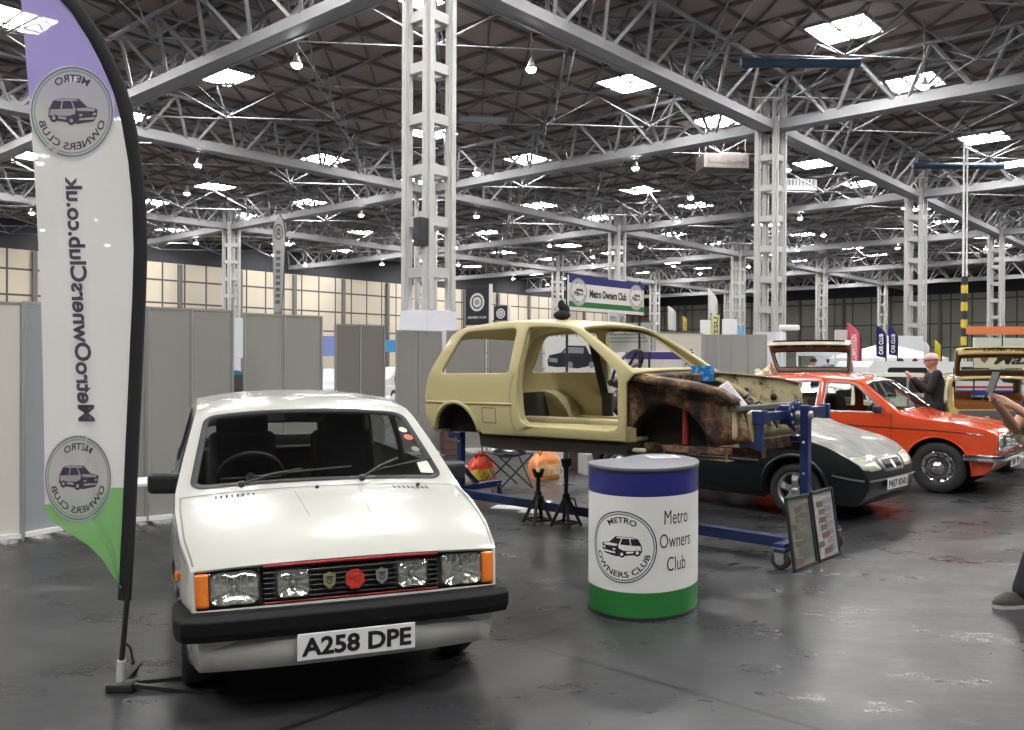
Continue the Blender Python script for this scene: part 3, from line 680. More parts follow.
    # bumper
    def bumper_path(off, x0):
        pts = []
        for k_ in range(25):
            y = -.735 + 1.47 * k_ / 24; x = x0 - .012 * (abs(y) / .735) ** 2 - .022 * (abs(y) / .735) ** 10; pts.append((x, y))
        return pts
    bp = bumper_path(0, .70); pr = [(-.04, .385), (0, .385), (.012, .42), (.012, .475), (-.012, .498), (-.06, .506), (-.06, .39)]
    q = MB(); vs = []; path = [V((.22, -.785, 0))] + [V((x, y, 0)) for x, y in bp] + [V((.22, .785, 0))]; L_ = len(pr)
    path = [V((.36, -.765, 0)), V((.5, -.765, 0)), V((.61, -.76, 0))] + [V((x, y, 0)) for x, y in bp] + [V((.61, .76, 0)), V((.5, .765, 0)), V((.36, .765, 0))]
    for i, p in enumerate(path):
        d = (path[min(i + 1, len(path) - 1)] - path[max(i - 1, 0)]).normalized(); nn = V((d.y, -d.x, 0)); vs += [p + nn * a + V((0, 0, z)) for a, z in pr]
    q.add(vs, [(i * L_ + j, (i + 1) * L_ + j, (i + 1) * L_ + (j + 1) % L_, i * L_ + (j + 1) % L_) for i in range(len(path) - 1) for j in range(L_)], 0, False)
    q.add(vs[:L_], [tuple(range(L_))], 0); q.add(vs[-L_:], [tuple(range(L_))], 0)
    q.build('front_bumper', mat('worn black bumper', (.006, .006, .007), .6, spec=.25, vary=.3, vscale=5), root, bev=.006, weld=.0005)
    for y in (-.18, .0, .18): MB().box((.675, y, .376), (.05, .05, .03)).build('plate_bracket', dgrey, root, bev=.008)
    q = MB(); vs = []
    path2 = [V((-2.5, .77, 0)), V((-2.70, .765, 0)), V((-2.775, .72, 0))] + [V((-2.80, .7 - 1.4 * k_ / 10, 0)) for k_ in range(11)] + [V((-2.775, -.72, 0)), V((-2.70, -.765, 0)), V((-2.5, -.77, 0))]
    for i, p in enumerate(path2):
        d = (path2[min(i + 1, len(path2) - 1)] - path2[max(i - 1, 0)]).normalized(); nn = V((d.y, -d.x, 0)); vs += [p + nn * a + V((0, 0, z)) for a, z in pr]
    q.add(vs, [(i * L_ + j, (i + 1) * L_ + j, (i + 1) * L_ + (j + 1) % L_, i * L_ + (j + 1) % L_) for i in range(len(path2) - 1) for j in range(L_)]); q.build('rear_bumper', blackp, root)
    plate(root, (.722, 0, .335), 0, 'A258 DPE', .53, .118, tw=.93)
    MB().box((.66, 0, .36), (.09, .5, .06)).build('plate_mount', blackp, root)
    # front valance (lower apron) 
    q = MB(); vs = []
    for k_ in range(21):
        y = -.66 + 1.32 * k_ / 20; x = .665 - .05 * (abs(y) / .66) ** 2.5; vs += [V((x, y, .385)), V((x + .012, y, .32)), V((x + .004, y, .25)), V((x - .10, y, .215))]
    q.add(vs, [(4 * i + j, 4 * i + 4 + j, 4 * i + 5 + j, 4 * i + 1 + j) for i in range(20) for j in range(3)], 0, True); q.build('front_apron', mat('grey white apron paint', (.44, .44, .41), .3, coat=.4), root, solid=.01)
    # bonnet seams, vents
    d = MB(); sb = c.sx(-.18, .876)
    for sg in (1, -1):
        strip_ribbon(d, dense([(t1 + .02, sg * .735), (sb, sg * .725)]), .008, c.top(.003))
        strip_ribbon(d, dense([(t1 + .35, sg * .15), (sb - .05, sg * .17)]), .004, c.top(.0015))
    strip_ribbon(d, dense([(sb, -.725), (sb, .725)]), .008, c.top(.003)); d.build('bonnet_seam', mat('panel gap grey', (.15, .15, .15), .6), root)
    for sg in (1, -1):
        v = MB(); 
        for k_ in range(8):
            w0 = sg * .46 - .10 + k_ * .026; strip_ribbon(v, [(sb - .085, w0), (sb - .035, w0 - sg * .004)], .012, c.top(.004))
        v.build('bonnet_vent', ink, root)
    # wipers
    wp = c.top(.022); 
    for w0, w1, e in ((-.43, .10, .05), (.20, .60, .13)):
        p0 = wp(s0 - .035, w0); p1 = wp(s0 + e + .03, (w0 + w1) / 2 + .05); o = MB().tube([p0, (p0 + p1) / 2 + V((0, 0, .012)), p1], .008, 6).build('wiper_arm', blackp, root)
        q = MB(); q.tube([wp(s0 + .035 + (e) * t, w0 + .06 + (w1 - w0) * t) for t in (0, .25, .5, .75, 1)], .007, 6); q.build('wiper_blade', rubber, o); MB().ball(p0, .02, 10).build('wiper_pivot', blackp, o)
    for y in (-.05, .5): MB().ball(c.top(.008)(sb - .02, y), (.016, .012, .01), 8).build('washer_jet', blackp, root)
    # interior
    MB().prism([(-.45, .62), (-.34, .88), (-.55, .90), (-.78, .86), (-.80, .72)], -.66, .66, lambda a, b, h: V((a, h, b))).build('dashboard', blackp, root, bev=.02)
    MB().box((-1.5, 0, .3), (1.9, 1.3, .06)).build('cabin_floor', dgrey, root)
    seat(root, -1.25, -.34, .48); seat(root, -1.25, .34, .48)
    MB().box((-2.02, 0, .52), (.42, 1.12, .22)).build('rear_seat_cushion', greyfab, root, bev=.06)
    MB().box((-2.24, 0, .72), (.14, 1.12, .42), M=Matrix.Rotation(-.2, 3, 'Y')).build('rear_seat_back', greyfab, root, bev=.06)
    MB().box((-2.42, 0, .90), (.3, 1.2, .02)).build('parcel_shelf', dgrey, root)
    steering(root, (-.86, -.34, .88), .55, .19)
    o = MB().box((-1.02, .0, 1.235), (.03, .25, .065)).build('rear_view_mirror', blackp, root, bev=.015); MB().tube([(-1.0, 0, 1.25), (-.97, 0, 1.29)], .012, 6).build('mirror_stalk', blackp, o)
    for nm, t, w, r_, m_ in (('round_sticker', .50, .60, .028, mat('pale sticker', (.65, .68, .5), .5)), ('round_sticker', .29, .61, .026, silver), ('red_sticker', .42, .61, .03, mat('red sticker', (.6, .1, .05), .5))):
        q = MB(); disc(q, r_, lambda a, b: c.top(.001)(s0 + t + a, w + b), 0, 20); q.build(nm, m_, root)
    q = MB(); patch(q, rpoly([(s0 + .05, .56), (s0 + .05, .64), (s0 + .17, .64), (s0 + .17, .57)], .01), [], c.top(.001), .05); o = q.build('paper_sticker', mat('cream sticker', (.7, .7, .58), .5), root)
    return root, c
h19 = V((sin(R(21.2)), -cos(R(21.2)), 0))
metro((-.95, 4.55, 0), atan2(h19.y, h19.x), 'white hatchback with the plate A258 DPE and a red octagon badge, in the left foreground')
# ================================================================ YELLOW BODYSHELL
def rust_mat():
    m = mat('rusty inner wing', (.2, .1, .05), .75); nt = m.node_tree; b = nt.nodes['Principled BSDF']; N = nt.nodes.new; L = nt.links.new
    tc = N('ShaderNodeTexCoord'); n = N('ShaderNodeTexNoise'); n.inputs['Scale'].default_value = 4.5; n.inputs['Detail'].default_value = 8; n.inputs['Roughness'].default_value = .7; L(tc.outputs['Object'], n.inputs['Vector'])
    r = N('ShaderNodeValToRGB'); e = r.color_ramp.elements; e[0].position = .42; e[0].color = (.012, .009, .007, 1); e[1].position = .66; e[1].color = (.40, .34, .18, 1)
    a = e.new(.49); a.color = (.085, .032, .014, 1); a = e.new(.545); a.color = (.16, .085, .045, 1); a = e.new(.60); a.color = (.24, .19, .10, 1); L(n.outputs['Fac'], r.inputs[0]); L(r.outputs[0], b.inputs['Base Color']); return m
def shell():
    cream = mat('pale yellow primer paint', (.47, .41, .205), .38, coat=.15, vary=.05, vscale=4); rust = rust_mat(); inner = mat('dusty cream inner panel', (.42, .37, .20), .6, vary=.25, vscale=5); black = mat('dark underseal', (.02, .014, .01), .8, vary=.4, vscale=6)
    FA = V((1.657, 7.53, 0)); root = empty('car_bodyshell', (FA.x, FA.y, .62), -R(40), 'stripped pale yellow car bodyshell without doors or wings, held up on the blue stand', 'car bodyshell')
    root.rotation_euler = (0, -R(.8), -R(40))
    pr = catmull([(-.20, .885), (-.27, .93), (-.54, 1.11), (-.78, 1.25), (-.86, 1.29), (-1.1, 1.335), (-1.6, 1.36), (-2.0, 1.35), (-2.28, 1.31), (-2.38, 1.26), (-2.58, .98), (-2.69, .82), (-2.735, .66), (-2.73, .58), (-2.70, .42), (-2.63, .345)], .06, (1,))
    c = Car(pr, MW, .30, .90, [(0, .03), (.2, .045), (.7, .06), (1., .04), (2., .05), (2.7, .05), (3., .04), (3.4, .02), (4., 0)])
    poly = [tuple(p) for p in c.prof] + arch(-2.25, .29, .30, .33)
    poly += [(-1.88, .32), (-1.5, .315), (-1., .31), (-.6, .31), (-.42, .31), (-.29, .33), (-.28, .5), (-.28, .80)]
    win_r = rpoly([(-1.55, .885), (-2.46, .885), (-2.24, 1.235), (-2.16, 1.285), (-1.53, 1.30)], .05)
    door = rpoly([(-.36, .42), (-.36, .885), (-.80, 1.215), (-.92, 1.275), (-1.16, 1.30), (-1.40, 1.305), (-1.43, .95), (-1.45, .66), (-1.42, .46), (-1.34, .41), (-.46, .40)], .05)
    s0 = c.sx(-.232, .905); s1 = c.sx(-.83, 1.275); r0 = c.sx(-2.40, 1.22); r1 = c.sx(-2.70, .45)
    ws = rrect(s0, -.69, s1, .69, .06); tg = rrect(r0, -.64, r1, .64, .05)
    mb = MB()
    for sg in (1, -1): patch(mb, poly, [win_r, door], c.side(sg), .08, 0, True, rf=False)
    L = c.S[-1]; edge = [(0, .75 - .15 * k) for k in range(1, 10)]
    tp = [(t, -.75) for t in c.S] + [(L, -.75 + .15 * k) for k in range(1, 10)] + [(t, .75) for t in c.S[::-1]] + edge
    patch(mb, tp, [ws, tg], c.top(), .08, 0, True, rf=False)
    mb.build('body_panel', cream, root, weld=.002, solid=.035, bev=.022, bang=32, bseg=3)
    # white-ish roof skin highlight is the same panel; swage line, flap, arch lip
    for sg in (1, -1):
        d = MB(); strip_ribbon(d, dense([(-1.50, .60), (-2.71, .60)]), .022, c.side(sg, .006)); d.build('swage_line', cream, root, solid=.006)
        a = arch(-2.25, .29, .317, .32, 20); d = MB(); strip_ribbon(d, a, .035, c.side(sg, .010)); d.build('arch_lip', cream, root, solid=.012)
        d = MB(); strip_ribbon(d, dense(rrect(-1.87, .42, -1.70, .56, .015), .05, True), .006, c.side(sg, .0025)); d.build('fuel_flap_seam', black, root)
        d = MB(); strip_ribbon(d, dense([(-1.47, .32), (-1.51, .45), (-1.53, .72), (-1.48, .88)], .05), .008, c.side(sg, .0025)); d.build('panel_seam', mat('olive seam', (.22, .19, .1), .6), root)
        # inner rear wheelhouse
        q = MB(); vs = []; A = arch(-2.25, .29, .30, .30, 16)
        for x, z in A: vs += [V((x, sg * (c.Y(x, z) - .02), z)), V((x, sg * .50, z))]
        q.add(vs, [(2 * i, 2 * i + 1, 2 * i + 3, 2 * i + 2) for i in range(16)], 0, True); q.add([V((x, sg * .50, z)) for x, z in A], [tuple(range(17))]); q.build('wheelhouse', [black], root, solid=.01)
        q = MB(); A = arch(-2.15, .29, .40, .29, 16); vs = []
        for x, z in A: vs += [V((x, sg * .70, z)), V((x, sg * .47, z))]
        q.add(vs, [(2 * i, 2 * i + 1, 2 * i + 3, 2 * i + 2) for i in range(16)], 0, True); q.add([V((x, sg * .47, z)) for x, z in A], [tuple(range(17))]); q.build('inner_wheelhouse', inner, root)
    # rolled sill and door aperture flange
    for sg in (1, -1):
        q = MB(); q.prism([(.755, .31), (.755, .39), (.66, .43), (.58, .43), (.58, .30)], -1.9, -.30, lambda a, b, h: V((h, sg * a, b))); q.build('sill', cream, root, bev=.015)
        q = MB(); fl = dense(door, .05, True); f0 = c.side(sg, -.03); f1 = c.side(sg, -.10); n = len(fl); q.add([f0(*p) for p in fl] + [f1(*p) for p in fl], [(i, (i + 1) % n, n + (i + 1) % n, n + i) for i in range(n - 1)], 0, True); q.build('door_frame', inner, root, solid=.008)
    stained = mat('stained cream wing', (.4, .35, .2), .6); nt = stained.node_tree; N = nt.nodes.new; tcn = N('ShaderNodeTexCoord'); nn_ = N('ShaderNodeTexNoise'); nn_.inputs['Scale'].default_value = 6; nn_.inputs['Detail'].default_value = 7; nn_.inputs['Roughness'].default_value = .7
    nt.links.new(tcn.outputs['Object'], nn_.inputs['Vector']); rp_ = N('ShaderNodeValToRGB'); e_ = rp_.color_ramp.elements; e_[0].position = .36; e_[0].color = (.05, .025, .012, 1); e_[1].position = .52; e_[1].color = (.46, .41, .24, 1); e3 = e_.new(.43); e3.color = (.22, .16, .08, 1); nt.links.new(nn_.outputs['Fac'], rp_.inputs[0]); nt.links.new(rp_.outputs[0], nt.nodes['Principled BSDF'].inputs['Base Color'])
    # floor pan and underside
    q = MB(); q.box((-1.15, 0, .32), (1.7, 1.2, .04)); q.box((-1.2, 0, .38), (1.7, .26, .12)); q.build('floor_pan', inner, root, bev=.02)
    q = MB(); q.prism([(-.30, .30), (-.32, .20), (-1.7, .17), (-1.95, .19), (-1.97, .31)], -.71, .71, lambda a, b, h: V((a, h, b))); q.build('underside', black, root, bev=.02)
    q = MB(); q.box((-2.05, 0, .50), (.04, .9, .36), M=Matrix.Rotation(-.3, 3, 'Y')); q.box((-2.4, 0, .36), (.5, .9, .04)); q.build('boot_panel', black, root)
    # bulkhead and scuttle
    q = MB(); patch(q, rrect(-.64, .22, .64, .86, .04), [circ(-.32, .62, .05, 12), circ(.2, .5, .06, 12)], lambda a, b: V((-.37 + .04 * (b - .5), a, b)), .12); q.build('bulkhead', rust, root, solid=.02)
    q = MB(); q.prism([(-.20, .88), (-.14, .865), (-.15, .80), (-.36, .79), (-.36, .86)], -.66, .66, lambda a, b, h: V((a, h, b))); q.build('scuttle_panel', rust, root, bev=.01)
    q = MB(); q.box((-.29, .0, .913), (.035, 1.28, .025)); q.build('screen_lip', mat('bleached cream', (.7, .67, .5), .5), root, bev=.008)
    q = MB(); q.tube([(-.50, -.66, .80), (-.50, .66, .80)], .03, 8); q.build('dash_rail', black, root)
    # inner wings
    for sg in (1, -1):
        yb = .60; top = [(-.38, .885), (-.20, .86), (.0, .835), (.25, .80), (.48, .745), (.62, .66)] if sg < 0 else [(-.38, .90), (-.20, .885), (.0, .87), (.25, .85), (.48, .83), (.66, .79)]
        low = [(.72, .34), (.60, .33), (.40, .30)]
        A = arch(.02, .26, .36, .27, 16)[::-1]
        P_ = top + low + [(x, z) for x, z in A if z > .28] + [(-.38, .22)]
        P_ = ccw(P_); fy = lambda x: yb * (1 - .10 * max(0, x) / .6) + .02
        q = MB(); patch(q, P_, [], lambda a, b: V((a, sg * (fy(a) + .05 * max(0, .8 - b) * 0), b)), .08); q.build('inner_wing', rust if sg < 0 else stained, root, solid=.012)
        if sg > 0:
            for x, z, r in ((.15, .72, .022), (.42, .66, .03), (-.1, .70, .025), (.58, .55, .02), (.30, .78, .012)): q = MB(); q.lathe([(.001, 0), (r, 0), (r, .004), (.001, .004)], 14, (x, fy(x) - .018, z), 'y'); q.build('panel_hole', ink, root)
            q = MB(); q.tube([(-.34, fy(-.3) - .03, .84), (-.1, fy(-.1) - .035, .80), (.12, fy(.1) - .035, .70), (.30, fy(.3) - .03, .56), (.40, fy(.4) - .02, .40)], [.02, .028, .03, .03, .025], 8); q.build('pressed_ridge', inner, root)
        q = MB(); vs = []
        for x, z in top: vs += [V((x, sg * (fy(x) - .03), z + .005)), V((x, sg * (fy(x) + .10 - max(0, x) * .06), z - .01)), V((x, sg * (fy(x) + .10 - max(0, x) * .06), z - .05))]
        q.add(vs, [(3 * i + j, 3 * i + 3 + j, 3 * i + 4 + j, 3 * i + 1 + j) for i in range(len(top) - 1) for j in range(2)], 0, True); q.build('wing_rail', rust if sg < 0 else cream, root, solid=.01)
        q = MB(); vs = []; A2 = arch(.02, .26, .36, .27, 16)
        for x, z in A2: vs += [V((x, sg * (fy(x) + .02), z)), V((x, sg * .38, z))]
        q.add(vs, [(2 * i, 2 * i + 1, 2 * i + 3, 2 * i + 2) for i in range(16)], 0, True); q.add([V((x, sg * .38, z)) for x, z in A2], [tuple(range(17))]); q.build('front_wheelhouse', black, root)
        q = MB(); q.tube([(.12, sg * .50, .30), (.10, sg * .46, .62)], .028, 10); q.lathe([(.05, 0), (.05, .02)], 12, (.10, sg * .47, .60)); q.build('suspension_strut', mat('red oxide paint', (.32, .03, .02), .5), root)
    # front crossmembers with openings
    q = MB(); op = [rrect(-.52 + .26 * k, .44, -.34 + .26 * k, .55, .02) for k in range(5)]
    patch(q, rrect(-.60, .36, .60, .60, .02), op, lambda a, b: V((.64 - .10 * a * a, a, b)), .1); q.build('front_panel', inner, root, solid=.025)
    q = MB(); sweep(root, 'slam_panel', [(.66 - .10 * y * y, y) for y in [-.62 + .124 * k for k in range(11)]], [(-.05, .585), (.03, .585), (.03, .625), (-.05, .625)], mat('grey slam panel', (.10, .10, .09), .5, vary=.3, vscale=8), bev=.006)
    for y in (-.40, .40): MB().box((.2, y, .25), (1.1, .09, .08)).build('chassis_rail', rust, root, bev=.01)
    q = MB(); q.box((.28, -.62, .27), (.62, .03, .05)); q.box((.28, -.62, .20), (.62, .05, .012)); q.box((.0, -.62, .235), (.02, .04, .09)); q.box((.55, -.62, .235), (.02, .04, .09)); q.build('support_bracket', rust, root, bev=.004)
    q = MB(); q.box((.62, 0, .30), (.10, .9, .1)); q.build('lower_crossmember', rust, root, bev=.01)
    MB().box((-.26, -.60, .235), (.12, .05, .035)).build('torn_foam', mat('cream foam', (.65, .58, .4), .9), root, bev=.015)
    q = MB(); q.box((.70, -.50, .46), (.03, .09, .26), M=Matrix.Rotation(.3, 3, 'X')); q.build('valance_stub', cream, root, bev=.01)
    # steering wheel, strap, pillar trim, cables
    M = Matrix.Rotation(.55, 3, 'Y'); steering(root, (-.52, -.36, .92), .55, .19, blackp, 4)
    q = MB(); q.bar((-1.56, .60, 1.20), (-1.42, .64, .60), .09, .012, up=V((0, 1, 0))); o = q.build('seat_belt', mat('black webbing', (.012, .012, .014), .9), root); MB().box((-1.40, .64, .54), (.12, .05, .26)).build('belt_reel', blackp, o, bev=.008)
    rr = random.Random(5)
    for k in range(6):
        p = V((-.1 + k * .12, -.3 + rr.random() * .6, .52 + .1 * rr.random())); MB().tube([p, p + V((.12, .1, .09)), p + V((.22, .3 * rr.uniform(-1, 1), .04)), p + V((.3, .05, -.12))], .011, 6).build('wiring_loom', blackp, root)
    MB().box((-.22, .05, .66), (.16, .3, .16)).build('heater_box', black, root, bev=.03)
    # things lying in the shell
    return root, c
sh_root, shell_c = shell()
bpy.context.view_layer.update()
def in_shell(x, y, z): return sh_root.matrix_world @ V((x, y, z))
p = in_shell(-.14, .30, .86); o = empty('blue_picture_card', p, -R(72), 'bright blue glossy picture card propped on the scuttle of the yellow bodyshell', 'card')
M = Matrix.Rotation(.1, 3, 'Y'); q = MB().box((0, 0, 0), (.006, .24, .14), M=M); b_ = q.build('card_board', mat('cyan blue card', (.01, .20, .62), .6, vary=.7, vscale=22), o)
q = MB(); rr = random.Random(2)
for k in range(9):
    y = -.11 + .22 * rr.random(); z = -.06 + .12 * rr.random(); poly_ = [(y + .03 * rr.uniform(.4, 1) * cos(2 * pi * t / 7), z + .02 * rr.uniform(.4, 1) * sin(2 * pi * t / 7)) for t in range(7)]; MB().add([M @ V((.0042, a, b)) for a, b in poly_], [tuple(range(7))]).build('card_print', mat('pale cyan print', (.2, .5, .75), .6), o)
o.location.z += .01
o = empty('paper_sheet', in_shell(.42, -.30, .66), -R(78), 'printed white paper sheet leaning on the front end of the bare bodyshell', 'paper')
M = Matrix.Rotation(-.45, 3, 'Y') @ Matrix.Rotation(.55, 3, 'X'); MB().box((0, 0, .02), (.004, .17, .25), M=M).build('sheet', mat('sheet paper', (.72, .72, .76), .6), o)
q = MB()
for k in range(11): q.box(M @ V((.0035, -.002 + .01 * (k % 2), .10 - k * .019)) + V((0, 0, .02)), (.001, .12, .006), M=M)
q.build('printed_lines', mat('grey print', (.3, .28, .35), .6), o)
# black roof speaker-like clamp on the shell roof
p = in_shell(-1.22, -.35, 1.385); o = empty('black_cloth_bundle', p, .3, 'small black cloth bundle resting on the roof edge of the yellow bodyshell', 'bundle')
q = MB(); q.ball((-.02, 0, .035), (.085, .07, .045), 14); q.ball((.01, .01, .085), (.05, .055, .06), 12); q.ball((-.03, -.01, .13), (.035, .04, .05), 12); b_ = q.build('folded_cloth', mat('black cloth', (.012, .012, .014), .9), o); md = b_.modifiers.new('fuse', 'REMESH'); md.mode = 'VOXEL'; md.voxel_size = .008; md.use_smooth_shade = True
# ================================================================ BLUE STAND
def caster(root, p, rz, fork_m):
    p = V(p); o = MB().lathe([(.001, -.02), (.03, -.02), (.062, -.018), (.075, -.012), (.075, .012), (.062, .018), (.03, .02), (.001, .02)], 24, p + V((0, 0, .075)), 'y').build('caster_wheel', tyre_m, root)
    q = MB(); q.lathe([(.001, -.024), (.03, -.024), (.04, -.021)], 14, p + V((0, 0, .075)), 'y'); q.lathe([(.001, .024), (.03, .024), (.04, .021)], 14, p + V((0, 0, .075)), 'y')
    for s in (-1, 1): q.prism([(-.028, .06), (.028, .06), (.05, .165), (-.05, .165)], s * .028, s * .032, lambda a, b, h: p + V((a, h, b)))
    q.box(p + V((0, 0, .168)), (.10, .09, .01)); q.build('caster_fork', fork_m, root)
def stand():
    blue = mat('royal blue painted steel', (.005, .019, .095), .38, coat=.3, vary=.25, vscale=6); galv = mat('zinc plated steel', (.45, .45, .44), .35, .8)
    root = empty('bodyshell_stand', (2.37, 6.96, 0), -R(42.5), 'blue steel rotating stand on castors carrying the yellow bodyshell at both ends', 'stand')
    B = lambda name, p, q_, w, h, m=blue, par=root: MB().bar(p, q_, w, h, up=V((0, 0, 1)) if abs(V(q_).z - V(p).z) < .3 else V((1, 0, 0))).build(name, m, par, bev=.006)
    B('spine_beam', (-3.98, 0, .12), (-.12, 0, .12), .09, .09)
    zc = 1.17
    for x, fz in ((0, zc), (-3.98, 1.02)):
        B('cross_beam', (x, -.48, .17) if x == 0 else (x, -.5, .17), (x, .62, .17), .09, .07); B('upright_post', (x, 0, .12), (x, 0, fz + .08), .07, .07)
        for y in (-.44, .58): caster(root, (x + (-.0), y, 0), 0, galv)
        B('gusset_brace', (x, -.28, .18), (x, -.0, .42), .04, .05); B('gusset_brace', (x, .28, .18), (x, .0, .42), .04, .05)
        sx = -1 if x == 0 else 1
        q = MB(); q.lathe([(.001, -.012), (.125, -.012), (.125, .012), (.001, .012)], 32, (x + sx * .085, 0, fz), 'x')
        o = q.build('index_disc', blue, root, bev=.003); q = MB()
        for k in range(10): a = 2 * pi * k / 10; q.lathe([(.001, -.008), (.012, -.008), (.012, .03), (.001, .03)], 8, (x + sx * .085 - .012, .10 * cos(a), fz + .10 * sin(a)), 'x')
        q.build('disc_bolt', galv, o)
        q = MB(); q.lathe([(.001, -.05), (.035, -.05), (.035, .20), (.001, .20)], 16, (x + .0 if sx > 0 else x - .15, 0, fz), 'x'); q.build('pivot_shaft', galv, root)
        B('arm_bar', (x + sx * .14, -.55 if x == 0 else -.3, fz), (x + sx * .14, .34, fz), .06, .07)
        q = MB(); q.box((x + sx * .14, 0, fz), (.075, .2, .16)); q.build('arm_sleeve', blue, root, bev=.006)
        for y in ((-.52, .30) if x == 0 else (-.28, .3)):
            B('drop_arm', (x + sx * .14, y, fz + .04), (x + sx * .14, y, fz - .26), .055, .055)
            q = MB(); q.box((x + sx * .14, y, fz), (.09, .09, .11)); q.build('arm_bracket', blue, root, bev=.008)
            B('mount_arm', (x + sx * .14, y, fz - .22), (x + sx * .30, y, fz - .22), .05, .05)
    q = MB(); q.box((-.0, .16, zc + .02), (.07, .34, .09)); q.box((0, .36, zc + .02), (.09, .05, .12)); q.build('lock_arm', blue, root, bev=.006)
    for x in (-3.98, 0):
        for z in (.45, .70, .95): MB().lathe([(.001, 0), (.011, 0), (.011, .012), (.001, .012)], 8, (x, -.047, z), 'y').build('post_pin', galv, root)
    return root
stand()
# ================================================================ axle stands
js_m = mat('worn black axle stand steel', (.035, .03, .028), .55, .4, vary=.5, vscale=30)
def axle_stand(loc, rz, h, lab):
    root = empty('axle_stand', loc, rz, lab, 'axle stand', 'axle stands under the bodyshell')
    for k in range(4):
        a = pi / 4 + k * pi / 2; MB().bar((.15 * cos(a), .15 * sin(a), 0), (.025 * cos(a), .025 * sin(a), .26), .028, .028).build('leg', js_m, root)
    q = MB(); 
    for k in range(4):
        a = pi / 4 + k * pi / 2; b = a + pi / 2; q.bar((.13 * cos(a), .13 * sin(a), .035), (.13 * cos(b), .13 * sin(b), .035), .012, .02)
    q.build('foot_brace', js_m, root)
    MB().lathe([(.001, .2), (.038, .2), (.038, .31), (.001, .31)], 16).build('collar', js_m, root)
    MB().box((0, 0, (h + .25) / 2), (.034, .026, h - .25)).build('ratchet_bar', js_m, root)
    MB().prism([(-.06, h + .03), (-.045, h + .035), (-.025, h), (.025, h), (.045, h + .035), (.06, h + .03), (.03, h - .05), (-.03, h - .05)], -.025, .025, lambda a, b, d: V((a, d, b))).build('saddle', js_m, root)
    MB().tube([(0, -.03, .28), (0, -.10, .27), (0, -.12, .2)], .008, 6).build('ratchet_lever', js_m, root)
p = gnd(538, 523); axle_stand(p, .5, .50, 'black axle stand under the yellow bodyshell, the left and nearer of the pair')
p = gnd(566, 526); axle_stand(p, .9, .62, 'black axle stand under the yellow bodyshell, the right and taller of the pair')
# ================================================================ GREEN CAR
def dusty(name, col, dust, amt=.75, rough=.25):
    m = mat(name, col, rough, coat=.25); nt = m.node_tree; b = nt.nodes['Principled BSDF']; N = nt.nodes.new; L = nt.links.new
    g = N('ShaderNodeNewGeometry'); s = N('ShaderNodeSeparateXYZ'); L(g.outputs['Normal'], s.inputs[0]); r = N('ShaderNodeMapRange'); r.inputs['From Min'].default_value = .55; r.inputs['From Max'].default_value = .98; r.inputs['To Max'].default_value = amt; L(s.outputs[2], r.inputs['Value'])
    tc = N('ShaderNodeTexCoord'); n = N('ShaderNodeTexNoise'); n.inputs['Scale'].default_value = 5; n.inputs['Detail'].default_value = 6; L(tc.outputs['Object'], n.inputs['Vector']); mu = N('ShaderNodeMath'); mu.operation = 'MULTIPLY'; L(r.outputs[0], mu.inputs[0]); L(n.outputs['Fac'], mu.inputs[1])
    m2 = N('ShaderNodeMath'); m2.operation = 'MULTIPLY'; m2.inputs[1].default_value = 1.5; m2.use_clamp = True; L(mu.outputs[0], m2.inputs[0])
    mx = N('ShaderNodeMix'); mx.data_type = 'RGBA'; mx.inputs['A'].default_value = (*col, 1); mx.inputs['B'].default_value = (*dust, 1); L(m2.outputs[0], mx.inputs['Factor']); L(mx.outputs['Result'], b.inputs['Base Color']); return m
def plan_pts(c, z, x0, x1, n, off, rear=False):
    return [(x0 + (x1 - x0) * k / n, c.Y(x0 + (x1 - x0) * k / n, z) + off) for k in range(n + 1)]
